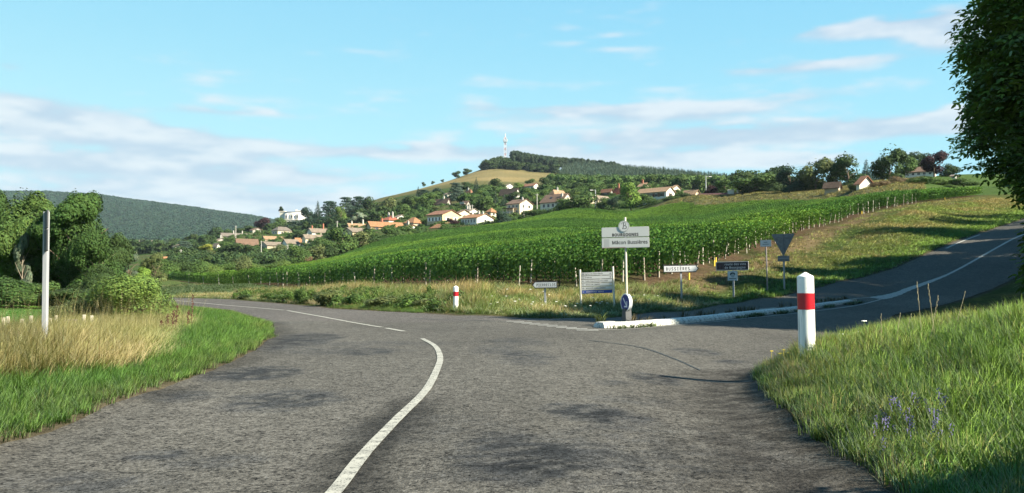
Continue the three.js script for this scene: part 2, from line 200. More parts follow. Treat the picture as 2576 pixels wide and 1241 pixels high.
// ---------------------------------------------------------------- the road
const gd = (v) => 1.3 * F / (v - 705);                                     // distance of a spot on the level road from its row
const rp = (u, v) => { const d = gd(v); return [(u - 1288) / F * d, d]; };
const STAIN = [[750, 852, 80, 16, .55], [625, 936, 100, 15, .55], [440, 990, 120, 14, .4], [700, 1000, 130, 26, .5], [400, 1132, 80, 15, .55], [1290, 1150, 130, 50, .5], [1330, 1180, 90, 30, .35], [1190, 1200, 140, 8, .4], [1460, 1035, 90, 18, .5], [1540, 1052, 90, 16, .4], [1330, 902, 70, 18, .45], [1250, 880, 60, 12, .3], [1640, 942, 55, 12, .5], [1540, 960, 60, 8, .3], [1750, 873, 50, 6, .5], [1830, 893, 40, 4, .5], [1300, 860, 80, 9, .35], [800, 880, 200, 8, .25], [940, 880, 60, 8, .3], [880, 862, 260, 6, .2], [520, 1150, 160, 20, .3], [250, 1200, 220, 30, .3], [1060, 1080, 220, 30, .12], [1480, 1180, 320, 50, .22], [1700, 1120, 300, 50, .2], [1600, 1000, 120, 12, .2]].map(([u, v, ru, rv, w]) => { const [x, d] = rp(u, v), [, d2] = rp(u, v - rv); return [x, d, ru * pxm(d), Math.max(.15, d2 - d), w]; });
const CENTRE = [[840, 1241], [750, 1330], [920, 1140], [1000, 1055], [1070, 985], [1100, 930], [1108, 900], [1095, 870], [1063, 850]].map(([u, v]) => rp(u, v)).sort((a, b) => a[1] - b[1]);
CENTRE.unshift([-1.05, 2]);
function roadColour(x, d, rs) {
  const n = fbm(x * 1.1, d * .6, 4), f = fbm(x * 5, d * 5, 4), b = fbm(x * .28 + 7, d * .2, 3);
  let k = .124 * (.78 + .44 * b) * (.88 + .24 * n);
  let tint = [1.03, 1.0, .92];
  for (const [sx, sd, rx, rd, w] of STAIN) { const q = ((x - sx) / rx) ** 2 + ((d - sd) / rd) ** 2; if (q < 3) { const s = Math.min(1, w * 1.35) * sstep(1.8, .3, q + (n - .5) * 2 + (f - .5) * 1.4) * mix(.25, 1, sstep(.40, .58, .55 * vnoise(x * 7, d * 11) + .45 * f + .12 * (w - .4))); k *= 1 - .9 * s; tint = mix3(tint, [.9, 1, 1.16], s); } }
  if (d < 20) { let cx = -1.05; for (let i = 1; i < CENTRE.length; i++) if (d < CENTRE[i][1]) { cx = mix(CENTRE[i - 1][0], CENTRE[i][0], (d - CENTRE[i - 1][1]) / (CENTRE[i][1] - CENTRE[i - 1][1])); break; } const q = Math.abs(x - cx); k *= 1 - .62 * sstep(.42, .1, q + (f - .5) * .35) * sstep(.3, .55, fbm(d * .9, x * .5 + 3, 2)) * sstep(11.5, 8, d); }
  const e = sstep(-2.0, -.1, rs); if (x > 0 && d < 13.5) { const q = e * sstep(.34, .56, n * .6 + f * .4 + .14 * e) * (.6 + .4 * sstep(.4, .6, vnoise(x * 6, d * 9))); k *= 1 - .74 * q; tint = mix3(tint, [1.05, .98, .88], q); }                   // tar and dirt along the right edge
  if (x < -2 && d < 30) k *= 1 - .5 * sstep(-.8, -.1, rs) * sstep(.35, .6, n);
  k *= 1 - .16 * sstep(.5, .2, Math.abs(Math.abs(x - .7) - .8)) * sstep(14, 9, d) * n;          // worn wheel paths
  const dust = sstep(-.45, .05, rs) * .5 * f; 
  if (d > 27.5 && x < 6) { k *= 1.06; tint = mix3(tint, [1.04, .97, .95], .7); }                                                      // older reddish surfacing past the joint
  if (d > 40 && x > 10) { k *= .9; }
  return [mix(k * tint[0], .11, dust), mix(k * tint[1], .095, dust), mix(k * tint[2], .07, dust)];
}
{
  const pos = [], colr = [], uv = [], idx = [];
  for (const [step, x0, x1, d0, d1] of [[.25, -6, 6, -12, 2], [.08, -8, 12, 2, 18], [.2, -56, 80, 18, 110]]) {
  const nx = Math.round((x1 - x0) / step), nd = Math.round((d1 - d0) / step);
  const sd = new Float32Array((nx + 1) * (nd + 1)).fill(9);
  for (let j = 0; j <= nd; j++) for (let i = 0; i <= nx; i++) sd[j * (nx + 1) + i] = roadD(x0 + i * step, d0 + j * step);
  const seen = new Map();
  const vert = (x, d, key) => { let k = seen.get(key); if (k === undefined) { k = pos.length / 3; seen.set(key, k); const rs = roadD(x, d); pos.push(x, ground(x, d, Math.min(rs, 0)), -d); colr.push(...roadColour(x, d, rs)); uv.push(x / 2.4, d / 2.4); } return k; };
  for (let j = 0; j < nd; j++) for (let i = 0; i < nx; i++) {
    const c = [[i, j], [i + 1, j], [i + 1, j + 1], [i, j + 1]], s = c.map(([a, b]) => sd[b * (nx + 1) + a]);
    if (s.every((q) => q > 0)) continue;
    const poly = [];
    for (let k = 0; k < 4; k++) { const l = (k + 1) % 4, [a, b] = c[k], [e, f] = c[l]; if (s[k] <= 0) poly.push(vert(x0 + a * step, d0 + b * step, a + ',' + b)); if ((s[k] <= 0) !== (s[l] <= 0)) { const t = s[k] / (s[k] - s[l]), lo = a + b < e + f ? a + ',' + b + '>' + e + ',' + f : e + ',' + f + '>' + a + ',' + b; poly.push(vert(x0 + mix(a, e, t) * step, d0 + mix(b, f, t) * step, lo)); } }
    for (let k = 1; k < poly.length - 1; k++) idx.push(poly[0], poly[k], poly[k + 1]);
  }
  }
  const g = new THREE.BufferGeometry(); g.setAttribute('position', new THREE.Float32BufferAttribute(pos, 3)); g.setAttribute('color', new THREE.Float32BufferAttribute(colr, 3)); g.setAttribute('uv', new THREE.Float32BufferAttribute(uv, 2)); g.setIndex(idx); g.computeVertexNormals();
  var road = part('road', g, new THREE.MeshPhysicalMaterial({ vertexColors: true, map: TEX.speckle, bumpMap: TEX.speckleBump, bumpScale: .008, roughness: .92, specularIntensity: .3 }), scene, [null, null, null, 'structure']);
}
// painted lines and joints: ribbons laid on the asphalt
function smooth(P, step) { const c = new THREE.CatmullRomCurve3(P.map(([x, d]) => V3(x, 0, d)), false, 'centripetal'), n = Math.max(2, Math.ceil(c.getLength() / step)), o = []; for (let i = 0; i <= n; i++) { const p = c.getPointAt(i / n); o.push([p.x, p.z]); } return o; }
function ribbon(P, w0, w1 = w0, up = .009, rag = 0) {
  const pos = [], uv = [], idx = []; let L = 0;
  P.forEach(([x, d], i) => { const a = P[Math.max(0, i - 1)], b = P[Math.min(P.length - 1, i + 1)], tx = b[0] - a[0], td = b[1] - a[1], l = Math.hypot(tx, td) || 1, w = mix(w0, w1, i / (P.length - 1)) / 2; if (i) L += Math.hypot(x - P[i - 1][0], d - P[i - 1][1]); for (const s of [-1, 1]) { const ww = w * (1 + rag * (fbm(L * 6 + s * 31, x, 3) - .5)), X = x - s * td / l * ww, D = d + s * tx / l * ww; pos.push(X, ground(X, D, -1) + up, -D); uv.push(X / 1.1, D / 1.1); } if (i) { const k = i * 2; idx.push(k - 2, k - 1, k, k - 1, k + 1, k); } });
  const g = new THREE.BufferGeometry(); g.setAttribute('position', new THREE.Float32BufferAttribute(pos, 3)); g.setAttribute('uv', new THREE.Float32BufferAttribute(uv, 2)); g.setIndex(idx); g.computeVertexNormals(); return g;
}
const paintM = mat([.36, .355, .32], .75, { map: TEX.paint }), oldPaintM = mat([.34, .34, .32], .8, { map: rep(TEX.paint, 1.7) }), tarM = mat([.018, .021, .02], .6), mendM = mat([.17, .16, .145], .9, { map: rep(TEX.speckle, 2) });
const line = (name, P, w0, w1, m = paintM, rag = .12, up) => part(name, ribbon(smooth(P, .15), w0, w1, up, rag), m, road);
line('centre_line', CENTRE, .105, .10);
line('centre_line', [[1018, 830], [972, 821]].map(([u, v]) => rp(u, v)), .14);
line('centre_line', [[962, 819], [880, 807], [800, 795], [724, 781]].map(([u, v]) => rp(u, v)), .14);
line('centre_line', [[-9.9, 37.1], [-14.2, 43.3], [-17.5, 48.6], [-21.5, 54.6]], .14);
for (const t of [0, 1, 2, 3, 4, 5, 6, 7, 8]) { const x = mix(.1, 1.95, t / 8), d = mix(26.9, 22.1, t / 8); line('give_way_marking', [[x - .28, d + .02], [x + .28, d - .02]], .27, .27, oldPaintM, .2); }
line('edge_line', [[.5, 27.6], [2.1, 29.1]], .12, .12, oldPaintM, .3);
line('edge_line', [[1.9, 22.2], [2.9, 22.55], [5.2, 25], [9.2, 29.6], [13.6, 34.8], [17.2, 39.8]], .1, .1, oldPaintM, .3);
line('edge_line', [[6.6, 28.9], [10, 32.9], [14.6, 38.2], [17, 40.5]], .08, .08, oldPaintM, .4);
line('centre_line', [[17.1, 40.1], [20.3, 43.8], [25, 49]], .75, .22, oldPaintM, .5);
line('centre_line', [[25, 49], [30.5, 55.3], [36.4, 62], [43, 69.5], [50, 77.5], [60, 89]], .2, .2, oldPaintM, .4);
line('edge_line', [[30.9, 60.6], [34.2, 64.4], [37.5, 68.2]], .16, .16, oldPaintM, .2);
for (const P of [[[1480, 856], [1600, 868], [1690, 890], [1760, 915]], [[1690, 934], [1800, 944], [1893, 948]]]) line('tar_seam', P.map(([u, v]) => rp(u, v)), .05, .03, tarM, 1.2, .006);
for (const P of [[[720, 842], [880, 836], [1080, 829], [1240, 821]], [[640, 806], [720, 812], [800, 811]], [[1040, 797], [1180, 805], [1300, 811]]]) line('surfacing_joint', P.map(([u, v]) => rp(u, v)), .06, .05, P[0][0] === 720 ? mendM : tarM, 1.2, .005);
// ---------------------------------------------------------------- houses of the village
const glassM = mat([.02, .025, .03], .15), frameM = mat([.7, .68, .62], .6), brickM = mat([.33, .12, .07], .85, { map: TEX.plaster }), concreteM = mat([.42, .40, .36], .9, { map: TEX.plaster }), darkM = mat([.03, .028, .026], .8), metalM = new THREE.MeshStandardMaterial({ color: col(.5, .51, .52), roughness: .5, metalness: .6, map: TEX.galv });
const shutM = { brown: mat([.12, .06, .035], .8), white: mat([.75, .74, .7], .7), grey: mat([.3, .31, .32], .8) };
const WALL = { white: [0.672, 0.647, 0.588], cream: [0.622, 0.538, 0.386], ochre: [0.521, 0.395, 0.235], grey: [0.302, 0.277, 0.244], stone: [0.378, 0.319, 0.235], dark: [0.134, 0.109, 0.092], pale: [0.655, 0.605, 0.504] };
const ROOF = { orange: [.33, .168, .080], tan: [.32, .21, .125], brown: [0.168, 0.105, 0.071], red: [.34, .10, .055], rust: [0.252, 0.118, 0.067], grey: [0.168, 0.147, 0.126], slate: [0.202, 0.210, 0.227], ash: [0.227, 0.185, 0.143] };
const memo = {}, houseBoxes = []; const cached = (k, f) => memo[k] ??= f();
const wallM = (k) => cached('w' + k, () => mat(WALL[k], .92, { map: rep(TEX.plaster, 1) })), roofM = (k) => cached('r' + k, () => mat(ROOF[k], .9, { map: rep(TEX.tile, 1), bumpMap: rep(TEX.tile, 1), bumpScale: .04 }));
function prism(a, b, h, r, hip) { // gable body: length a along x, width b along z, eave h, rise r
  const x = a / 2, z = b / 2, y0 = -4, P = [], T = (...q) => P.push(...q), v = (X, y, Z) => [X, y, Z];
  const q = (A, B, C, D) => { T(...A, ...B, ...C, ...A, ...C, ...D); };
  q(v(-x, y0, z), v(x, y0, z), v(x, h, z), v(-x, h, z)); q(v(x, y0, -z), v(-x, y0, -z), v(-x, h, -z), v(x, h, -z)); q(v(x, y0, z), v(x, y0, -z), v(x, h, -z), v(x, h, z)); q(v(-x, y0, -z), v(-x, y0, z), v(-x, h, z), v(-x, h, -z));
  if (!hip) { T(x, h, z, x, h, -z, x, h + r, 0); T(-x, h, -z, -x, h, z, -x, h + r, 0); }
  return flat(P);
}
function flat(P, k = 4) { const g = new THREE.BufferGeometry(); g.setAttribute('position', new THREE.Float32BufferAttribute(P, 3)); g.computeVertexNormals(); const n = g.attributes.normal.array, uv = []; for (let i = 0; i < P.length; i += 3) uv.push((Math.abs(n[i]) > Math.abs(n[i + 2]) ? P[i + 2] : P[i]) / k, (P[i + 1] + Math.abs(n[i + 1]) * (Math.abs(n[i]) > Math.abs(n[i + 2]) ? P[i] : P[i + 2]) * .0) / k + (Math.abs(n[i + 1]) > .9 ? P[i + 2] / k : 0)); g.setAttribute('uv', new THREE.Float32BufferAttribute(uv, 2)); return g; }
function roofGeo(a, b, h, r, hip, over = .45, th = .18) {
  const x = a / 2 + over, z = b / 2 + over, e = h - r * over / (b / 2), P = [], rx = hip ? Math.max(.1, a / 2 - b / 2 * hip) : x, t = th;
  const A = [-x, e, z], B = [x, e, z], C = [x, e, -z], D = [-x, e, -z], R = [rx, h + r, 0], L = [-rx, h + r, 0], up = (p) => [p[0], p[1] + t, p[2]];
  const q = (...p) => { for (let i = 1; i < p.length - 1; i++) P.push(...p[0], ...p[i], ...p[i + 1]); };
  q(up(A), up(B), up(R), up(L)); q(up(C), up(D), up(L), up(R)); if (hip) { q(up(B), up(C), up(R)); q(up(D), up(A), up(L)); }
  q(B, A, L, R); q(D, C, R, L); if (hip) { q(C, B, R); q(A, D, L); }
  q(A, B, up(B), up(A)); q(C, D, up(D), up(C));
  if (hip) { q(B, C, up(C), up(B)); q(D, A, up(A), up(D)); } else { q(B, R, up(R), up(B)); q(R, C, up(C), up(R)); q(D, L, up(L), up(D)); q(L, A, up(A), up(L)); }
  const g = flat(P, 3.2); return g;
}
// u, v: foot of the corner nearest to us; Lpx, Rpx: how wide its left and right faces appear; eave, rise in the same pixels
function house(name, label, u, v, d, Lpx, Rpx, eave, rise, o = {}) {
  const a = THREE.MathUtils.degToRad(o.turn ?? 42), k = pxm(d), Lx = Lpx * k / Math.cos(a), Lz = Rpx * k / Math.sin(a), h = eave * k, r = rise * k, P = at(u, v, d);
  const t = thing(name, label, o.cat ?? 'house', [0, 0, 0], -a, o.group);
  const off = V3(Lx / 2, 0, Lz / 2).applyAxisAngle(V3(0, 1, 0), -a); t.position.copy(P).sub(off);
  houseBoxes.push([u - Lpx, u + Rpx, v - eave - rise, v, d]); const wm = wallM(o.wall ?? 'white'), right = o.ridge === 'right', hip = o.hip ? (o.hip === true ? 1 : o.hip) : 0;
  const body = right ? prism(Lz, Lx, h, r, hip) : prism(Lx, Lz, h, r, hip), roof = right ? roofGeo(Lz, Lx, h, r, hip) : roofGeo(Lx, Lz, h, r, hip);
  if (right) { body.rotateY(Math.PI / 2); roof.rotateY(Math.PI / 2); }
  const wall = part('wall', body, wm, t), rf = part('roof', roof, roofM(o.roof ?? 'brown'), t);
  const R = rng(Math.round(u * 7 + v * 13)), floors = h > 4.3 ? 2 : 1, fh = h / floors;
  const win = (X, y, Z, ry, w, hh, door) => {
    const f = part(door ? 'door' : 'window', box(w + .16, hh + .16, .1), door ? shutM.brown : frameM, t); f.position.set(X, y, Z); f.rotation.y = ry;
    if (!door) { const pn = [part('pane', box(w / 2 - .05, hh - .08, .04, -w / 4, 0, .05), glassM, f), part('pane', box(w / 2 - .05, hh - .08, .04, w / 4, 0, .05), glassM, f)];
      if (o.shut) for (const s of [-1, 1]) part('shutter', box(w * .5, hh + .1, .06, s * w * .78, 0, .04), shutM[o.shut], f); }
  };
  const row = (n, len, face) => { for (let fl = 0; fl < floors; fl++) for (let i = 0; i < n; i++) { const s = ((i + .5) / n - .5) * len * .86, y = fl * fh + fh * .52, w = Math.min(1.15, len / n * .42), hh = Math.min(1.35, fh * .5); if (face === 'L') win(s, y, Lz / 2 + .02, 0, w, hh); else win(Lx / 2 + .02, y, -s, Math.PI / 2, w, hh); } };
  row(o.wl ?? Math.max(1, Math.round(Lx / 4)), Lx, 'L'); row(o.wr ?? (right ? Math.max(1, Math.round(Lz / 4)) : 1), Lz, 'R');
  if (o.door) win(-Lx * .1, 1.0, Lz / 2 + .03, 0, 1, 2, true);
  for (const [fx, fz, hh, m] of o.chim ?? []) { const cx = fx * Lx / 2, cz = fz * Lz / 2, ry = right ? 1 - Math.abs(fx) : 1 - Math.abs(fz), y = h + r * ry; const c = part('chimney', [box(.75, hh + .8, .55, cx, y + hh / 2 - .3, cz), box(.9, .12, .7, cx, y + hh + .16, cz), box(.3, .35, .3, cx, y + hh + .4, cz)], m === 'brick' ? brickM : concreteM, rf); }
  if (o.porch) { const pw = Lx * o.porch, pd = 2.6, ph = h * .55; const po = part('porch', [box(pw, .16, pd, -Lx / 2 + pw / 2, .5, Lz / 2 + pd / 2), ...[0, .33, .66, 1].map((q) => box(.22, ph + 4, .22, -Lx / 2 + pw * q * .96 + .2, ph / 2 - 2, Lz / 2 + pd - .2))], wm, t); part('porch_roof', box(pw + .4, .16, pd + .5, -Lx / 2 + pw / 2, ph + .1, Lz / 2 + pd / 2).rotateX(0), roofM(o.roof ?? 'brown'), po); part('railing', [box(pw, .06, .05, -Lx / 2 + pw / 2, 1.4, Lz / 2 + pd - .1), box(pw, .5, .04, -Lx / 2 + pw / 2, 1.0, Lz / 2 + pd - .1)], concreteM, po); }
  if (o.balcony) { part('balcony', [box(Lx * .8, .15, 1.3, 0, fh, Lz / 2 + .65), box(Lx * .8, .8, .06, 0, fh + .5, Lz / 2 + 1.27)], concreteM, t); }
  if (o.sky) { for (const s of o.sky) { const q = part('skylight', box(1.2, .1, .9), glassM, rf); q.position.set(s * Lx / 2, h + r * .5 + .2, Lz / 4 + .05); q.rotation.x = Math.atan2(r, Lz / 2); } }
  if (o.gate) { const q = part('garage_door', box(2.6, 2.1, .1), shutM.white, t); q.position.set(Lx / 2 + .03, 1.05, Lz * .2); q.rotation.y = Math.PI / 2; }
  return t;
}
const H = house, cW = [[.3, 0, 1, 'w']], cB = [[-.4, .1, 1.4, 'brick']];
H('house', 'tall two-storey cream house with brown roof and porch, right above the vineyard centre', 1307.4, 540.4, 350, 33, 34, 29, 12, { wall: 'cream', roof: 'brown', wr: 2, wl: 3, porch: .8, chim: [[.6, .2, .8, 'w']] });
H('house', 'low white gabled house with orange roof at the vineyard top, beside a dark hedge', 1199.5, 564.3, 320, 42.5, 41, 17, 11, { wall: 'white', roof: 'orange', wl: 5, wr: 1, chim: [[.2, 0, .9, 'w'], [.9, .2, .8, 'w']] });
H('house', 'large cream two-storey gabled house with long rust-red roof above the vineyard', 1112.8, 563, 330, 43, 43, 24, 12, { wall: 'ochre', roof: 'rust', wl: 4, wr: 2, shut: 'white' });
H('garden_house', 'small low annex with hipped orange roof below the large cream house', 1113, 581, 310, 34, 16, 9, 9, { wall: 'cream', roof: 'orange', hip: true, wl: 3, wr: 1 });
H('house', 'cream gabled house tucked directly behind the low white gabled house', 1153, 553, 350, 6, 30, 17, 9, { wall: 'cream', roof: 'brown', wr: 1, wl: 1 });
H('house', 'long pale low roof with white chimneys behind the large cream house', 1180, 540, 368, 22, 25, 8, 8, { wall: 'white', roof: 'ash', chim: [[-.7, 0, 1.2, 'w'], [.2, .3, 1.6, 'w']], wr: 3 });
H('tower_house', 'small square tower house with pyramid orange roof left of the lone dark bush', 1234.8, 545, 345, 12, 14, 13, 9, { wall: 'cream', roof: 'orange', hip: true, wl: 1, wr: 1 });
H('house', 'big brown-roofed house with skylight left of the large round bush', 1412.6, 525, 330, 52, 34, 19, 21, { wall: 'pale', roof: 'brown', wl: 4, wr: 2, sky: [-.25], chim: [[.7, .4, 1, 'w']] });
H('house', 'narrow cream gable end right of the large round bush', 1481, 517, 332, 5, 22, 16, 8, { wall: 'cream', roof: 'brown', wr: 0, wl: 1, chim: [[.3, .3, 1, 'w']] });
H('house', 'low cream cottage with brown roof between the round bush and the light green tree', 1505, 508, 335, 8, 32, 9, 7, { wall: 'cream', roof: 'ash', ridge: 'right', wr: 2 });
H('house', 'wide house with tan roof, dark veranda and white gable right of the light green tree', 1676, 498, 300, 66, 27, 17, 12, { wall: 'white', roof: 'tan', wl: 5, wr: 1, shut: 'brown' });
H('house', 'small tan-roofed house with cream gable right of the wide white-gabled house', 1748, 498, 300, 27, 17, 10, 11, { wall: 'cream', roof: 'tan', wl: 2, wr: 1 });
H('house', 'red-roofed house half hidden behind the light green tree', 1576, 490, 360, 28, 8, 6, 13, { wall: 'stone', roof: 'red', chim: [[-.5, 0, 1.6, 'brick']] });
H('house', 'tan-roofed house with brick chimney behind the top of the light green tree', 1618, 475, 372, 12, 22, 6, 10, { wall: 'cream', roof: 'tan', chim: cB });
H('house', 'white-edged gable peeping out right behind the wide tan-roofed house', 1693, 482, 345, 4, 25, 8, 9, { wall: 'pale', roof: 'tan', wr: 0 });
H('house', 'house with tan hipped roof and long brown roof behind the skylight house', 1394, 494, 385, 10, 40, 8, 9, { wall: 'stone', roof: 'tan', hip: .6, ridge: 'right', chim: [[0, .3, 1, 'w']] });
H('house', 'small brown-roofed house left of the red-roofed house', 1535, 488, 372, 22, 8, 6, 7, { wall: 'dark', roof: 'rust' });
H('house', 'hillside house with long rust roof and white gable at the foot of the hay field', 1342.7, 477, 480, 30, 16, 10, 7, { wall: 'white', roof: 'rust', wl: 4, wr: 0 });
H('house', 'white hillside house with grey roof, left of the rust-roofed hillside house', 1271, 478, 500, 4, 25, 10, 7, { wall: 'white', roof: 'grey', wr: 2 });
H('house', 'brown-roofed house with steep white right gable above the tall cream house', 1298, 496, 430, 42, 9, 10, 13, { wall: 'white', roof: 'brown', wl: 3, wr: 0 });
H('house', 'brown hipped roof with pale edge among conifers below the hay field', 1184, 489, 480, 17, 5, 6, 7, { wall: 'pale', roof: 'rust', hip: true, chim: [[0, .2, .9, 'w']] });
H('house', 'small white house half hidden by the blue-green cedar on the slope', 1126, 497, 470, 9, 16, 8, 5, { wall: 'white', roof: 'ash', wl: 1, wr: 1 });
H('house', 'wide brown-roofed house with white chimney in the trees above the large cream house', 1123.8, 518, 420, 38, 9, 8, 11, { wall: 'grey', roof: 'brown', chim: cW, wl: 3 });
H('house', 'grey house with balcony and dark brown roof right of the blue-green cedar', 1173.6, 524, 400, 14, 9, 11, 8, { wall: 'grey', roof: 'brown', balcony: true, wl: 2 });
H('house', 'low house with broad hipped orange roof left of the large cream house', 1040, 576, 340, 27, 22, 17, 13, { wall: 'stone', roof: 'orange', hip: .8, wl: 3, wr: 1 });
H('shed', 'lean-to shed with low orange roof in front of the hipped orange house', 1026, 579, 332, 16, 24, 7, 6, { wall: 'pale', roof: 'rust', cat: 'shed', wl: 1, wr: 1, chim: [[-.8, 0, 1.4, 'w']] });
H('house', 'long yellow stone house with orange roof and brown shutters facing the sun', 932.5, 584, 340, 14, 76, 16, 11, { wall: 'ochre', roof: 'orange', ridge: 'right', turn: 55, wl: 0, wr: 4, shut: 'brown', chim: [[0, .2, 1.2, 'brick']] });
H('house', 'house with bright red hipped roof and white chimneys behind the yellow stone house', 978, 558, 380, 24, 26, 5, 11, { wall: 'pale', roof: 'red', hip: .8, chim: [[-.2, .2, 1.6, 'w'], [.6, .1, 1.6, 'w']] });
H('house', 'white gabled house right of the bright red hipped roof', 999, 557, 392, 9, 21, 10, 7, { wall: 'white', roof: 'ash', wr: 1 });
H('house', 'low house with pale orange roof left behind the yellow stone house', 878.5, 576, 400, 9, 42, 6, 8, { wall: 'pale', roof: 'tan', ridge: 'right', turn: 55, chim: [[0, -.6, 1.8, 'w'], [0, .6, .8, 'w']] });
H('house', 'broad brown-roofed house with yellow walls behind the bushes left of the yellow stone house', 886.9, 598, 360, 34, 34, 15, 11, { wall: 'ochre', roof: 'ash', ridge: 'right', turn: 50 });
H('house', 'grey-brown roofed house with big brick chimney in the middle of the village', 785, 592, 420, 20, 46, 8, 10, { wall: 'pale', roof: 'ash', ridge: 'right', turn: 52, chim: [[0, -.3, 2.2, 'brick'], [0, .75, 1, 'brick']], wr: 3 });
H('house', 'tall cream house with dark left gable and sunlit front in the lower village', 768.6, 620, 400, 14, 39, 21, 9, { wall: 'cream', roof: 'ash', ridge: 'right', turn: 55, wr: 3, wl: 0, chim: [[-.5, .5, .9, 'w']] });
H('house', 'little white house with orange roof between the two cream-fronted houses', 744.7, 615, 412, 5, 24, 7, 9, { wall: 'white', roof: 'orange', ridge: 'right', turn: 55, wr: 1, wl: 1 });
H('house', 'white-fronted house with dark timbered gable low in the village', 721.5, 628, 400, 19, 26, 16, 10, { wall: 'white', roof: 'ash', ridge: 'right', turn: 52, wl: 0, wr: 2 });
H('barn', 'brown-roofed barn with dark open side left of the white-fronted house', 672, 634, 410, 30, 38, 17, 9, { wall: 'stone', roof: 'ash', ridge: 'right', turn: 52, cat: 'barn', wl: 2, wr: 1 });
H('house', 'house with long pale tan roof in the middle of the lower village', 666.5, 611, 450, 12, 47, 9, 8, { wall: 'cream', roof: 'tan', ridge: 'right', turn: 55, wr: 3 });
H('house', 'yellow-fronted house with grey hipped roof below the white mansion', 698.7, 592, 480, 21, 29, 13, 9, { wall: 'cream', roof: 'grey', ridge: 'right', hip: .7, wr: 2 });
H('barn', 'barn with steep dark brown roof at the lower left of the village', 596, 622, 420, 6, 44, 8, 13, { wall: 'dark', roof: 'brown', ridge: 'right', turn: 55, cat: 'barn', wr: 1, wl: 0 });
H('house', 'very long grey-roofed house with pale walls at the top left of the village', 558.6, 602, 500, 10, 74, 9, 7, { wall: 'pale', roof: 'grey', ridge: 'right', turn: 58, wr: 5, chim: [[0, -.2, 1.2, 'w'], [0, .3, 1.2, 'w']] });
H('house', 'small dark house with chimney left below the long grey-roofed house', 542, 614, 480, 6, 22, 8, 7, { wall: 'grey', roof: 'ash', chim: [[-.2, 0, 1.4, 'w']] });
H('house', 'narrow grey gabled house right of the yellow-green tree', 545, 634, 430, 16, 7, 15, 7, { wall: 'pale', roof: 'ash', wl: 1, wr: 1 });
H('house', 'house with two white gables beside the purple tree', 648, 599, 520, 7, 30, 8, 7, { wall: 'white', roof: 'ash', wr: 2 });
H('house', 'grey house with dark roof just left of the purple tree', 635.4, 590, 545, 10, 20, 11, 6, { wall: 'grey', roof: 'brown' });
H('house', 'square pale house at the left end of the village below the wooded hill', 440, 632, 480, 9, 15, 12, 6, { wall: 'pale', roof: 'ash', hip: .7 });
H('house', 'dark brown roof left of a white post, low in the valley', 428, 648, 380, 9, 22, 5, 7, { wall: 'stone', roof: 'rust' });
H('house', 'white gable in the valley hedge right of the dark brown roof', 458, 651, 350, 2, 23, 4, 7, { wall: 'white', roof: 'ash', wr: 0 });
H('house', 'flat orange roof behind the hedge at the left end of the valley', 392.6, 656, 350, 10, 24, 4, 6, { wall: 'stone', roof: 'orange', ridge: 'right' });
H('house', 'lone white farmhouse far off below the wooded hill on the left', 351.3, 617, 1100, 4, 24, 9, 4, { wall: 'white', roof: 'ash', ridge: 'right', wr: 3 });
H('barn', 'bright white gabled barn beside the big trees on the right hilltop', 2162.5, 477, 182, 5, 46, 15, 20, { wall: 'white', roof: 'rust', cat: 'barn', wr: 0, wl: 0, turn: 58 });
H('house', 'low brown-roofed house between the two large hilltop trees', 2109, 476, 200, 26, 8, 9, 9, { wall: 'stone', roof: 'brown' });
H('house', 'long white bungalow with brown roof beside the purple hilltop tree', 2353, 442, 260, 66, 16, 13, 12, { wall: 'white', roof: 'brown', hip: .5, wl: 5, turn: 30, chim: [[-.6, 0, 1, 'w']] });
H('shed', 'small white outbuilding close to the dark roadside tree', 2404, 450, 230, 7, 8, 7, 3, { wall: 'white', roof: 'ash', cat: 'shed', wl: 1 });
H('house', 'yellow house top peeping between the trees left of the hilltop', 1860, 470, 290, 6, 8, 8, 4, { wall: 'ochre', roof: 'tan', wl: 0, wr: 0, chim: [[0, 0, .8, 'w']] });
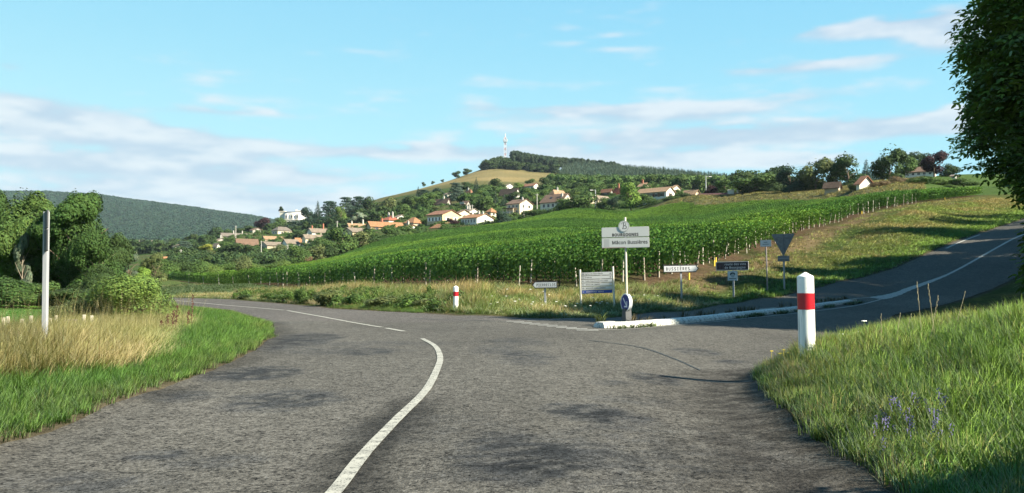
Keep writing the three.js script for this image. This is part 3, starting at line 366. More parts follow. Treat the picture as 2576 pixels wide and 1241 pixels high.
{ // the white mansion with its mansard roof
  const d = 600, k = pxm(d), w = 48 * k, dep = 11, t = thing('mansion', 'white stone mansion with pale mansard roof and three dormers above the village', 'mansion', at(734, 573, d).toArray(), -.12);
  const hB = 19 * k, hR = 19 * k;
  part('wall', [box(w, hB + 6, dep, 0, hB / 2 - 3, -dep / 2), box(w + .6, .5, dep + .6, 0, hB + .25, -dep / 2), box(w + .3, .3, dep + .3, 0, hB * .45, -dep / 2)], wallM('pale'), t);
  const rg = new THREE.CylinderGeometry(Math.SQRT1_2 * .86, Math.SQRT1_2, 1, 4, 1); rg.rotateY(Math.PI / 4); rg.scale(w, hR, dep); rg.translate(0, hB + .5 + hR / 2, -dep / 2);
  const rf = part('roof', rg, cached('mansard', () => mat([.62, .61, .6], .7, { map: TEX.plaster })), t);
  part('roof_cap', box(w * .9, .35, dep * .9, 0, hB + hR + .6, -dep / 2), roofM('slate'), rf);
  for (const s of [-.3, 0, .3]) { const f = part('dormer', [box(1.9, 2.7, 1.6, 0, 0, -.5), new THREE.CylinderGeometry(1, 1, 1.7, 12, 1, false, 0, Math.PI).rotateX(Math.PI / 2).rotateZ(Math.PI / 2).translate(0, 1.3, -.5)], wallM('white'), rf); f.position.set(s * w, hB + hR * .48, .15); part('pane', box(1.0, 1.8, .06, 0, -.1, .32), glassM, f); }
  for (const s of [-.36, -.12, .12, .36]) { const f = part('window', box(1.3, 2.4, .12), frameM, t); f.position.set(s * w, hB * .7, .05); part('pane', box(1, 2.1, .05, 0, 0, .06), glassM, f); const g2 = part('window', box(1.3, 2, .12), frameM, t); g2.position.set(s * w, hB * .22, .05); part('pane', box(1, 1.7, .05, 0, 0, .06), glassM, g2); }
  part('chimney', [box(1.1, 2.2, .8, w * .08, hB + hR + 1.5, -dep / 2), box(2.8, 1.5, .8, w * .25, hB + hR + 1.2, -dep / 2)], wallM('white'), rf);
  part('stair_tower', [box(3.4, hB + hR + 7, 3.4, -w / 2 - 1.4, (hB + hR) / 2 - 2.5, -4), box(4, .5, 4, -w / 2 - 1.4, hB + hR + 1.1, -4)], wallM('pale'), t);
}
{ // telecom mast: lattice of four legs, aerials and a white hut
  const P = at(1271, 412, 1000), k = pxm(1000), h = 79 * k, t = thing('telecom_mast', 'tall white and red lattice telecom mast on top of the wooded hill', 'mast', P.toArray());
  const wM = mat([.55, .55, .57], .5), rM = mat([.40, .13, .10], .5), half = 1.25;
  const corners = [[-1, -1], [1, -1], [1, 1], [-1, 1]].map(([x, z]) => [x * half, z * half]);
  for (const [x, z] of corners) part('leg', box(.42, h * .86, .42, x, h * .43, z), wM, t);
  for (let i = 0; i < 10; i++) { const y0 = i * h * .086, y1 = y0 + h * .086, list = []; for (let c = 0; c < 4; c++) { const A = corners[c], B = corners[(c + 1) % 4]; list.push(limb(V3(A[0], y0, A[1]), V3(B[0], y1, B[1]), .13, .13, 4), limb(V3(B[0], y0, B[1]), V3(A[0], y1, A[1]), .13, .13, 4)); } part('lattice_bay', list, i % 2 ? rM : wM, t); }
  part('platform', [box(4.4, .3, 4.4, 0, h * .70, 0), box(3.4, .25, 3.4, 0, h * .45, 0)], wM, t);
  for (let i = 0; i < 8; i++) { const a = i * Math.PI / 4; part('antenna_panel', box(.5, 2.6, .3, Math.cos(a) * 2.3, h * .76, Math.sin(a) * 2.3, -a), wM, t); }
  part('spire', [cyl(.5, .3, h * .14, 6, 0, h * .84, 0), box(2.2, .25, .25, 0, h * .93, 0)], wM, t);
  part('hut', box(8, 4.5, 6, 2, .5, 3), wM, t);
}
function pole(label, u, v0, v1, d, lamp, w = .2) {
  const k = pxm(d), P = at(u, v0, d), h = (v0 - v1) * k, t = thing(lamp ? 'street_lamp' : 'utility_pole', label, lamp ? 'street lamp' : 'utility pole', P.toArray());
  part('pole', cyl(w, w * .65, h + 1, 8, 0, -1, 0), lamp ? metalM : concreteM, t);
  if (lamp) { part('arm', box(1.6, .12, .12, lamp * .8, h - .2, 0), metalM, t); part('lamp_head', rbox(1, .25, .45, .08, lamp * 1.5, h - .22, 0), frameM, t); } else part('crossarm', box(1.4, .14, .14, 0, h - .5, 0), concreteM, t);
}
pole('grey street lamp standing right of the large round bush by the vineyard', 1498, 533, 477, 308, -1, .22);
pole('slim pole in front of the tall cream house gable', 1318, 548, 504, 330, 0, .16);
pole('utility pole between the tall cream house and the skylight house', 1351, 528, 487, 345, 0, .2);
pole('concrete utility pole with lamp behind the purple bush right of the houses', 1776, 478, 443, 300, 1, .2);
pole('pole rising behind the roofs left of the low white gabled house', 1188, 552, 515, 345, 0, .18);
pole('dark pole left of the yellow stone house', 848, 580, 556, 380, 0, .2);
pole('pale pole above the long grey roof at the left of the village', 593, 596, 568, 490, 0, .25);
pole('white post in the valley hedge left of the village', 455, 646, 628, 355, 0, .28);
pole('tall thin pole in front of the brown-roofed barn', 657, 634, 606, 395, 0, .2);
{ const P = at(1810, 494, 262), t = thing('garden_wall', 'low maroon garden wall with white gate pillars on the right hilltop', 'wall', P.toArray(), -.25); part('wall_panel', box(9, 1.2, .25, -2, .4, 0), mat([.2, .1, .11], .9, { map: TEX.plaster }), t); for (const [x, w] of [[3.4, 1.9], [5.4, .5], [7.4, .5]]) part('pillar', [box(w, 2, .5, x, .8, .1), box(w + .2, .15, .7, x, 1.85, .1)], wallM('white'), t); part('wall_panel', box(3.2, 1.2, .2, 5.6, .4, -.1), mat([.2, .1, .11], .9), t); }
{ const a = at(1776, 444, 300), b = at(2100, 405, 240), mid = a.clone().add(b).multiplyScalar(.5); mid.y -= 1.5; part('overhead_wire', new THREE.TubeGeometry(new THREE.QuadraticBezierCurve3(a, mid, b), 24, .03, 4), darkM, scene, ['thin dark overhead wire running from the concrete lamp pole to the hilltop trees', 'wire']); }
{ const P = at(657, 634, 330); } 
{ const k = pxm(330), t = thing('road_sign', 'small white round sign seen above the bright hedge left of the vines', 'road sign', at(657, 672, 300).toArray()); part('post', cyl(.05, .05, 3.6, 6), metalM, t); part('sign_plate', new THREE.CylinderGeometry(.33, .33, .06, 20).rotateX(Math.PI / 2).translate(0, 3.4, .08), shutM.white, t); }
// ---------------------------------------------------------------- trees
const leafMat = (c, t = .3) => new THREE.MeshPhysicalMaterial({ color: col(...c), roughness: .75, specularIntensity: .2, transmission: t, thickness: 0, vertexColors: true, side: THREE.DoubleSide });
const LEAF = { near: [.048, .096, .023], far: [.026, .062, .034], willow: [.115, .15, .095], nearLight: [.066, .114, .027], dark: [0.044, 0.078, 0.023], mid: [0.068, 0.120, 0.029], light: [0.110, 0.172, 0.038], bright: [0.146, 0.239, 0.042], olive: [0.104, 0.130, 0.046], silver: [0.208, 0.260, 0.177], conifer: [0.031, 0.062, 0.038], blue: [0.062, 0.099, 0.070], pine: [0.029, 0.050, 0.025], purple: [0.046, 0.023, 0.027], gold: [0.250, 0.270, 0.046], brown: [0.166, 0.120, 0.062], hedge: [0.046, 0.089, 0.021], shade: [0.037, 0.065, 0.017] };
const LM = (k) => cached('leaf' + k, () => leafMat(LEAF[k]));
const barkM = mat([.16, .12, .085], .95, { map: TEX.bark }), paleBarkM = mat([.30, .26, .2], .95, { map: TEX.bark });
// a cloud of leaf-sized faces on lobes; unit tree: height 1, width 1
function leafCloud(seed, lobes, n, size, o = {}) {
  const R = rng(seed), pos = [], nor = [], colr = [], g3 = () => (R() + R() + R()) / 1.5 - 1;
  const wsum = lobes.reduce((s, l) => s + l[3] * l[3], 0);
  for (const [cx, cy, cz, r, ry = r] of lobes) {
    const m = Math.round(n * r * r / wsum), lt = .82 + .36 * R();
    for (let i = 0; i < m; i++) {
      const z = R() * 2 - 1, a = R() * 6.2832, q = Math.sqrt(1 - z * z), nx = q * Math.cos(a), ny = z, nz = q * Math.sin(a);
      const w = fbm(nx * 2.2 + cx * 9 + 5, nz * 2.2 + ny * 1.7 + cz * 9 + 3, 3), rr = r * (o.in ? mix(o.in, 1.05, Math.sqrt(R())) : mix(.72, 1.04, Math.sqrt(R()))) * (.78 + .5 * w);
      const x = cx + nx * rr, y = cy + ny * rr * ry / r, Z = cz + nz * rr;
      if (y < (o.floor ?? -9)) continue;
      let N = V3(nx + g3() * .9, ny * .9 + .25 + g3() * .9, nz + g3() * .9).normalize();
      const up = V3(g3(), g3() * .6 + (o.droop ?? 0), g3()), T = up.clone().sub(N.clone().multiplyScalar(up.dot(N))).normalize(), B = N.clone().cross(T), s = size * (.6 + .8 * R()), wd = s * (o.slim ?? .55);
      const t = lt * (.72 + .56 * R()), h = (R() - .5) * .22, c = [t * (1 + h), t, t * (1 - h)];
      const P = [[-s, 0], [0, -wd], [s, 0], [0, wd]].map(([p, b]) => [x + T.x * p + B.x * b, y + T.y * p + B.y * b, Z + T.z * p + B.z * b]);
      for (const k of [0, 1, 2, 0, 2, 3]) { pos.push(...P[k]); nor.push(N.x, N.y, N.z); colr.push(...c); }
    }
  }
  const g = new THREE.BufferGeometry(); g.setAttribute('position', new THREE.Float32BufferAttribute(pos, 3)); g.setAttribute('normal', new THREE.Float32BufferAttribute(nor, 3)); g.setAttribute('color', new THREE.Float32BufferAttribute(colr, 3)); return g;
}
const SHAPES = {
  round: (R) => { const l = [[0, .54, 0, .27, .36]]; for (let i = 0; i < 17; i++) { const a = i * 2.4 + R(), y = .17 + .68 * ((i * .618) % 1), q = .30 * Math.sqrt(Math.max(.1, 1 - ((y - .5) / .46) ** 2)); l.push([Math.cos(a) * q, y, Math.sin(a) * q, .15 + .07 * R(), .13 + .06 * R()]); } return l; },
  oak: (R) => { const l = [[0, .5, 0, .24, .38]]; for (let i = 0; i < 30; i++) { const a = i * 2.4 + R(), y = .1 + .76 * ((i * .618) % 1), q = .31 * Math.sqrt(Math.max(.12, 1 - ((y - .42) / .62) ** 2)) * (.85 + .3 * R()); l.push([Math.cos(a) * q, y, Math.sin(a) * q, .09 + .075 * R(), .07 + .05 * R()]); } return l; },
  tall: (R) => { const l = [[0, .55, 0, .29, .43]]; for (let i = 0; i < 19; i++) { const a = i * 2.4 + R(), y = .12 + .74 * ((i * .618) % 1), q = .29 * Math.sqrt(Math.max(.06, 1 - ((y - .46) / .5) ** 2)); l.push([Math.cos(a) * q, y, Math.sin(a) * q, .16 + .07 * R(), .1 + .04 * R()]); } return l; },
  bush: (R) => { const l = [[0, .42, 0, .36, .40]]; for (let i = 0; i < 12; i++) { const a = i * 2.4 + R(), y = .12 + .62 * ((i * .618) % 1), q = .32 * Math.sqrt(Math.max(.15, 1 - ((y - .3) / .62) ** 2)); l.push([Math.cos(a) * q, y, Math.sin(a) * q, .17 + .07 * R(), .18 + .08 * R()]); } return l; },
  loose: (R) => { const l = []; for (let i = 0; i < 15; i++) { const a = i * 2.4 + R(), y = .2 + .7 * ((i * .618) % 1), q = .36 * Math.sqrt(Math.max(.1, 1 - ((y - .55) / .5) ** 2)) * (.5 + .6 * R()); l.push([Math.cos(a) * q, y, Math.sin(a) * q, .11 + .07 * R(), .075 + .05 * R()]); } return l; },
  spruce: (R) => { const l = []; for (let i = 0; i < 13; i++) { const y = .1 + i * .067, q = .40 * (1 - y) + .02; for (let k = 0; k < (i < 8 ? 5 : 3); k++) { const a = k * 6.283 / (i < 8 ? 5 : 3) + i * 1.1 + R() * .5; l.push([Math.cos(a) * q * .8, y - .01, Math.sin(a) * q * .8, q * .42 + .025, .045]); } } l.push([0, .95, 0, .03, .06]); return l; },
  cedar: (R) => { const l = []; for (let i = 0; i < 9; i++) { const y = .2 + i * .09, q = .42 * (1 - Math.pow(i / 9.5, 2.2)); for (let k = 0; k < 5; k++) { const a = k * 1.257 + i * .9 + R() * .6; l.push([Math.cos(a) * q * (.5 + .45 * R()), y + (R() - .5) * .04, Math.sin(a) * q * (.5 + .45 * R()), .13 + .08 * R(), .035]); } } return l; },
  pine: (R) => { const l = []; for (let i = 0; i < 9; i++) { const a = i * 2.4, q = .26 * R(); l.push([Math.cos(a) * q, .55 + .36 * R(), Math.sin(a) * q, .17 + .06 * R(), .09]); } l.push([0, .86, 0, .2, .12]); return l; },
};
const CR = (kind, variant, n, size) => cached(['crown', kind, variant, n].join(), () => leafCloud(hash(variant * 7 + 1, kind.length * 131 + kind.charCodeAt(1)) * 1e9, SHAPES[kind](rng(variant * 77 + kind.charCodeAt(0))), n, size, { floor: kind === 'bush' ? -.02 : .03, droop: kind === 'spruce' ? -.5 : 0, slim: kind === 'spruce' || kind === 'pine' || kind === 'cedar' ? .4 : .58 }));
const trunkGeo = (kind) => cached('trunk' + kind, () => { const top = { round: .62, oak: .6, tall: .75, bush: .35, loose: .75, spruce: .95, cedar: .9, pine: .9 }[kind], l = [limb(V3(0, -.12, 0), V3(.01, top * .5, 0), .030, .022, 7), limb(V3(.01, top * .5, 0), V3(0, top, .01), .022, .006, 6)], R = rng(5); if (kind !== 'spruce') for (let i = 0; i < 7; i++) { const a = i * 2.4, y = top * (.35 + .07 * i); l.push(limb(V3(0, y, 0), V3(Math.cos(a) * .3, Math.min(.9, y + .22), Math.sin(a) * .3), .011, .003, 5)); } return merge(l); });
let treeNo = 0;
function tree(kind, leaf, label, u, v0, v1, wpx, d, o = {}) {
  const k = pxm(d), P = at(u, v0, d); if (!o.float) P.y = Math.min(P.y, ground(P.x, d) + 1.2);
  const top = at(u, v1, d).y, h = top - P.y, w = wpx * k * (u > 1880 && d > 200 ? 1.4 : 1.22);
  const t = thing(o.name ?? (kind === 'bush' ? 'bush' : kind === 'spruce' || kind === 'cedar' ? 'conifer_tree' : kind === 'pine' ? 'pine_tree' : 'tree'), label, kind === 'bush' ? 'bush' : 'tree', P.toArray(), (treeNo * 2.1) % 6.28, o.group);
  t.scale.set(w, h, w);
  const v = treeNo++ % 3;
  const [n, s] = o.n ?? (d > 200 ? [3000, kind === 'spruce' ? .03 : .036] : d > 90 ? [6500, .025] : [32000, .0145]);
  part('trunk', trunkGeo(kind), o.bark ?? barkM, t); part('crown', CR(kind, v, n, s), LM(leaf), t);
  return t;
}
const T = tree;
// left meadow edge
T('oak', 'near', 'largest dense dark green tree behind the left meadow, right of the sign post', 190, 760, 468, 195, 54, { n: [60000, .0125] });
T('oak', 'nearLight', 'tall lighter green tree with gaps in its crown at the left edge', 38, 760, 464, 185, 55, { n: [50000, .0135] });
T('oak', 'near', 'tall dark tree filling the gap left of the largest tree', 100, 760, 486, 130, 57);
T('oak', 'near', 'tree cut by the left edge of the picture', -42, 760, 466, 170, 59, { n: [50000, .0135] });
T('oak', 'near', 'dark tree standing behind the slender willow and the sign post', 112, 760, 496, 170, 60.5); T('oak', 'near', 'tall dark tree at the left edge behind the slender willow', 10, 760, 486, 150, 62);
T('loose', 'willow', 'slender silvery grey willow in front of the left trees', 54, 757, 580, 44, 53, { n: [7000, .026], bark: paleBarkM });
T('round', 'near', 'broad dark tree low between sign post and largest tree', 150, 762, 540, 200, 57); T('round', 'near', 'dark round tree filling the left edge below the tall ones', 62, 762, 528, 170, 58.5); T('round', 'near', 'spreading dark tree at the right foot of the largest tree', 236, 762, 572, 130, 53);
T('oak', 'dark', 'rounded darker tree joined to the right side of the largest tree', 268, 760, 575, 115, 56);
T('bush', 'near', 'low bright bush under the left edge trees', 30, 765, 690, 110, 49, { n: [7000, .03] });
T('bush', 'mid', 'low green bush at the foot of the slender willow', 110, 765, 704, 90, 49.5, { n: [7000, .03] });
T('bush', 'dark', 'low dark bush under the largest tree', 200, 765, 716, 110, 49.5, { n: [7000, .03] });
T('bush', 'dark', 'low dark bush right below the largest tree', 262, 764, 702, 90, 50, { n: [7000, .03] });
T('loose', 'willow', 'grey-green willow bush right of the rounded darker tree', 322, 740, 632, 66, 75, { n: [7000, .022] });
T('loose', 'bright', 'light green young tree between shrub and grey willow bush', 343, 752, 668, 60, 60, { n: [7000, .022] });
T('bush', 'dark', 'dark bush behind the light green young tree', 300, 760, 672, 70, 54);
T('oak', 'olive', 'olive green roundish tree left of the valley hedge', 388, 722, 628, 62, 118);
T('bush', 'dark', 'low dark bush at the far left meadow edge', -30, 765, 700, 110, 49, { n: [7000, .03] }); T('bush', 'mid', 'short mid green bush between willow and sign post', 72, 766, 722, 90, 48.5, { n: [7000, .03] }); T('bush', 'dark', 'short dark bush directly right of the sign post', 155, 766, 722, 90, 48.5, { n: [7000, .03] }); T('oak', 'dark', 'dark bush closing the gap right of the largest tree', 236, 764, 660, 90, 51);
// hedge line below the village
const HG = [[415, 708, 640, 62, 150, 'mid'], [452, 706, 648, 58, 155, 'dark'], [492, 704, 650, 56, 160, 'mid'], [528, 702, 654, 60, 165, 'light'], [566, 699, 655, 56, 170, 'mid'], [603, 694, 640, 54, 178, 'olive'], [640, 690, 657, 50, 185, 'light'], [672, 686, 660, 52, 190, 'mid'], [704, 681, 652, 48, 198, 'light']];
HG.forEach(([u, a, b, w, d, c], i) => T('bush', c, ['bushy hedge tree at the left end of the valley hedge', 'dark hedge tree second from the left in the valley hedge', 'hedge tree left of the low light green hedge stretch', 'low light green part of the valley hedge', 'hedge tree right of the low light green hedge stretch', 'taller olive hedge tree below the dark barn roof', 'short light hedge bush under the tall thin pole', 'green hedge bush below the timbered house', 'light hedge bush at the right end of the valley hedge'][i], u, a, b, w, d));
T('bush', 'mid', 'green bush below the white-fronted timbered house', 752, 668, 612, 54, 215); T('bush', 'olive', 'olive bush below the tall cream house', 792, 664, 610, 50, 222); T('bush', 'dark', 'dark low bush beside the vineyard below the tall cream house', 825, 655, 615, 50, 226);
T('round', 'mid', 'big leafy tree at the vineyard top left of the yellow stone house', 862, 646, 570, 72, 232); T('round', 'olive', 'second big leafy tree beside the vineyard, right half of the pair', 905, 638, 580, 66, 238); T('round', 'mid', 'leafy tree above the dry bush, left of the vineyard tree pair', 802, 652, 596, 58, 262); T('bush', 'mid', 'rounded bush just left of the vineyard tree pair', 838, 648, 602, 46, 258);
T('bush', 'dark', 'dark bush at the right end of the bushes below the yellow stone house', 932, 632, 592, 46, 242); T('bush', 'brown', 'reddish brown dry bush at the foot of the vineyard bushes', 770, 664, 640, 30, 214);
T('bush', 'mid', 'bush in front of the yellow stone house', 990, 604, 566, 60, 285); T('bush', 'mid', 'small bush beside the yellow stone house wall', 1016, 598, 562, 44, 290); T('bush', 'dark', 'small lone bush in the upper vineyard', 968, 612, 594, 26, 248); T('bush', 'light', 'small tree alone among the vines below the hipped orange house', 1034, 606, 579, 16, 262);
T('round', 'dark', 'dark round tree in front of the brown barn', 592, 650, 610, 66, 330); T('round', 'mid', 'green tree left below the steep dark barn roof', 562, 650, 604, 48, 335); T('round', 'dark', 'dark tree right below the steep dark barn roof', 632, 650, 614, 42, 330); T('round', 'gold', 'yellow-green tree in the lower village', 522, 638, 613, 36, 390); T('round', 'olive', 'olive tree below the yellow-green tree', 528, 658, 628, 36, 330); T('cedar', 'blue', 'blue-green cedar left of the yellow-green tree', 463, 640, 606, 48, 440); T('round', 'mid', 'tree behind the left end of the village', 512, 622, 590, 62, 560); T('round', 'light', 'tree behind the long grey roof', 556, 610, 586, 50, 620); T('bush', 'light', 'light bush among the lower village roofs', 610, 606, 597, 30, 430); T('bush', 'mid', 'green bush in front of the long grey roof', 577, 612, 594, 24, 445); T('bush', 'olive', 'olive bush between barn and white-fronted house', 700, 640, 612, 38, 380); T('bush', 'mid', 'bush against the right wall of the white-fronted house', 740, 640, 610, 34, 385);
T('round', 'purple', 'dark purple-brown tree left of the white mansion', 664, 586, 546, 40, 560); T('round', 'mid', 'green tree directly left of the white mansion', 700, 582, 545, 36, 575); T('pine', 'pine', 'small dark umbrella pine above the left corner of the white mansion', 707, 556, 519, 14, 620, { float: true }); T('cedar', 'blue', 'spreading blue-green cedar in front of the white mansion', 744, 602, 556, 60, 500); T('round', 'dark', 'dark tree left of the purple-brown tree', 622, 590, 566, 30, 560);
// park trees right of the mansion
for (const [kind, c, l, u, a, b, w, d] of [['round', 'conifer', 'dark conifer mass directly right of the white mansion', 777, 572, 520, 40, 500], ['spruce', 'conifer', 'pointed conifer rising right of the white mansion', 799, 570, 503, 28, 490], ['cedar', 'conifer', 'broad dark cedar in the park, right of the pointed conifer', 830, 575, 504, 46, 470], ['tall', 'light', 'light green tree in front of the park cedars', 858, 565, 517, 28, 450], ['cedar', 'blue', 'large blue-green park cedar in the middle of the row', 872, 568, 494, 44, 480], ['cedar', 'conifer', 'tall dark cedar at the top of the park row', 902, 564, 492, 38, 480], ['round', 'dark', 'tall dark rounded tree in the park row', 936, 560, 493, 46, 470], ['round', 'olive', 'tall grey-green tree at the right end of the park row', 976, 558, 494, 50, 460], ['loose', 'silver', 'silvery bush above the pale orange roof', 898, 568, 531, 40, 420], ['bush', 'gold', 'yellowish bush behind the bright red roof', 951, 560, 537, 24, 410], ['round', 'mid', 'mid green round tree above the white gabled house', 1012, 556, 512, 44, 420], ['bush', 'mid', 'small green bush right of the white gabled house', 1042, 556, 526, 26, 400], ['round', 'dark', 'large dark tree below the hill edge, left of the hillside houses', 1046, 546, 492, 66, 450], ['round', 'mid', 'mid green tree left of the wide brown-roofed house', 1078, 544, 500, 50, 430], ['bush', 'mid', 'bush left of the large cream house', 1066, 560, 528, 44, 385], ['bush', 'olive', 'olive bush under the wide brown-roofed house', 1108, 540, 516, 40, 390],
  ['cedar', 'conifer', 'dark cedar low on the hill edge', 1066, 508, 477, 36, 520], ['spruce', 'conifer', 'lone slim conifer against the hay slope', 1052, 500, 468, 14, 560], ['round', 'conifer', 'dark tree on the slope left of the small white house', 1106, 508, 472, 34, 510], ['cedar', 'blue', 'tall blue-green cedar among the hillside houses', 1148, 524, 458, 42, 440], ['round', 'dark', 'dark tree right of the tall blue-green cedar', 1172, 482, 456, 34, 540], ['spruce', 'conifer', 'slender spruce in front of the hay field', 1198, 492, 446, 20, 500], ['round', 'dark', 'dark tree between the two slender spruces', 1210, 508, 464, 34, 460], ['spruce', 'conifer', 'second slender spruce right in front of the hay field', 1231, 496, 456, 24, 470], ['round', 'dark', 'big round dark tree in front of the hay field', 1254, 492, 448, 40, 470], ['round', 'mid', 'bright round tree above the little tower house', 1215, 540, 492, 54, 380], ['spruce', 'conifer', 'dark spruce pair left of the tall cream house, left one', 1246, 536, 480, 30, 400], ['spruce', 'conifer', 'dark spruce pair left of the tall cream house, right one', 1268, 534, 486, 30, 395], ['round', 'dark', 'dark tree behind the tall cream house roof', 1290, 512, 482, 40, 400], ['round', 'light', 'light tree between the white and the rust hillside houses', 1303, 482, 458, 26, 485], ['round', 'mid', 'tree right of the steep white gable', 1330, 508, 472, 46, 420], ['round', 'mid', 'small tree on the hay field edge', 1334, 468, 450, 24, 560], ['round', 'dark', 'large dark tree right of the rust-roofed hillside house', 1373, 492, 443, 42, 450], ['bush', 'mid', 'bush left of the tan hipped roof', 1366, 510, 482, 36, 400], ['bush', 'mid', 'bush behind the tall cream house right wall', 1346, 520, 496, 34, 385], ['round', 'dark', 'dark tree behind the brown skylight roof', 1415, 490, 452, 46, 440], ['round', 'mid', 'tree above the tan hipped roof', 1398, 486, 456, 36, 460], ['round', 'dark', 'dark tree above the large round bush', 1448, 492, 458, 46, 430], ['round', 'mid', 'green tree behind the low cream cottage', 1486, 492, 458, 46, 420], ['round', 'olive', 'olive tree left of the small brown-roofed house', 1516, 490, 466, 40, 410],
  ['bush', 'mid', 'large round bush in front of the skylight house, edge of the vineyard', 1452, 540, 480, 86, 306], ['bush', 'dark', 'dark bush at the left foot of the large round bush', 1420, 540, 506, 40, 308], ['round', 'bright', 'bright light green tree in front of the wide tan-roofed house', 1587, 506, 457, 52, 296], ['bush', 'conifer', 'dark round shrub right of the low cream cottage', 1543, 516, 491, 24, 305], ['bush', 'mid', 'shrub between the low cream cottage and the dark round shrub', 1519, 520, 494, 32, 308], ['bush', 'mid', 'shrub under the veranda of the wide tan-roofed house', 1628, 508, 486, 36, 296], ['bush', 'dark', 'shrub right of the wide tan-roofed house', 1716, 502, 484, 34, 290], ['bush', 'mid', 'small shrub in front of the small tan-roofed house', 1690, 505, 490, 40, 285], ['bush', 'conifer', 'lone dark conical bush at the vineyard top left of the tall cream house', 1266, 571, 524, 34, 296], ['bush', 'mid', 'garden shrubs under the tall cream house', 1340, 545, 524, 40, 325], ['bush', 'mid', 'garden shrub right of the lone slim pole', 1368, 540, 526, 36, 322], ['bush', 'purple', 'dark red shrub in front of the large cream house', 1138, 564, 548, 26, 312], ['bush', 'mid', 'small bush at the vineyard edge below the trimmed hedge', 1205, 582, 562, 18, 285],
  ['bush', 'purple', 'purple-leaved tree right of the small tan-roofed house', 1788, 490, 462, 28, 280], ['round', 'mid', 'green tree right of the purple-leaved tree', 1826, 490, 452, 54, 275], ['round', 'mid', 'broad green tree on the hilltop left of the pair of tall trees', 1898, 492, 437, 96, 256], ['bush', 'dark', 'dark shrub right of the broad green hilltop tree', 1950, 490, 454, 40, 252], ['tall', 'conifer', 'narrow dark tree left of the yellowish hilltop tree', 1988, 488, 416, 56, 236], ['round', 'olive', 'yellowish green rounded hilltop tree', 2052, 487, 396, 72, 232], ['bush', 'dark', 'dark undergrowth between the two hilltop trees', 2024, 492, 436, 76, 238], ['tall', 'dark', 'tall dark hilltop tree left of the white barn', 2134, 484, 387, 70, 226], ['round', 'dark', 'lower dark tree attached left to the tall hilltop tree', 2104, 482, 416, 40, 234], ['spruce', 'conifer', 'dark pointed conifer behind the white barn', 2180, 474, 398, 34, 250], ['spruce', 'conifer', 'second dark pointed conifer behind the white barn', 2205, 474, 402, 30, 252], ['tall', 'dark', 'tallest hilltop tree right of the white barn', 2238, 464, 369, 68, 232], ['round', 'mid', 'lighter green tree against the tallest hilltop tree', 2276, 456, 378, 46, 236], ['round', 'dark', 'dark tree behind the long white bungalow', 2305, 448, 380, 36, 285], ['round', 'purple', 'purple-leaved tree in front of the long white bungalow', 2350, 438, 379, 52, 246], ['bush', 'dark', 'dark round bush right of the purple hilltop tree', 2390, 444, 408, 34, 246], ['round', 'dark', 'distant tree behind the purple hilltop tree', 2330, 440, 384, 34, 300], ['bush', 'brown', 'brown dry bush beside the white barn', 2212, 478, 452, 46, 184], ['bush', 'brown', 'brown dry bush below the tallest hilltop tree', 2258, 472, 440, 48, 190], ['bush', 'olive', 'olive bush left of the white barn', 2150, 482, 460, 30, 186], ['bush', 'mid', 'green bush below the long white bungalow', 2312, 470, 440, 62, 185], ['bush', 'light', 'light bush in front of the purple hilltop tree', 2366, 468, 446, 58, 188], ['bush', 'mid', 'bush below the small white outbuilding', 2424, 468, 448, 62, 182]]) T(kind, c, l, u, a, b, w, d);
for (const [l, u, v0, v1, d] of [['lone round tree on the bare hill ridge, lower of two', 1148, 446, 430, 880], ['lone round tree on the bare hill ridge, upper of two', 1175, 440, 423, 900], ['tiny shrub tree on the lower hill ridge', 1066, 466, 458, 860], ['small bush on the hay slope below the ridge', 1113, 458, 451, 830], ['isolated dark tree low on the ridge line', 1089, 462, 455, 870]]) T('round', 'dark', l, u, v0, v1, (v0 - v1) * 1.3, d);
// clipped hedges
for (const [l, u0, v0, u1, v1, d0, d1, hpx] of [['clipped dark hedge below the large cream house', 1114, 581, 1178, 574, 300, 300, 15], ['long clipped hedge below the low white gabled house', 1184, 574, 1256, 560, 300, 298, 8], ['long dark clipped hedge in front of the houses right of the street lamp', 1484, 535, 1658, 514, 303, 288, 14], ['thick clipped hedge below the skylight house', 1352, 543, 1400, 537, 305, 303, 15], ['long dark hedge below the hipped orange house', 955, 606, 1050, 590, 285, 292, 12]]) {
  const A = at(u0, v0, d0), B = at(u1, v1, d1), h = hpx * pxm(d0), n = 700, R = rng(u0), pos = [], lobes = [], L = A.distanceTo(B), ang = Math.atan2(-(B.z - A.z), B.x - A.x), t = thing('hedge', l, 'hedge', A.toArray(), ang);
  for (let i = 0; i * .9 < L; i++) lobes.push([i * .9, h * .5 + (B.y - A.y) * i * .9 / L, 0, .8, h * .55]);
  part('foliage', leafCloud(u0, lobes, Math.round(L * 75), .2, { in: .55 }), LM('hedge'), t);
}

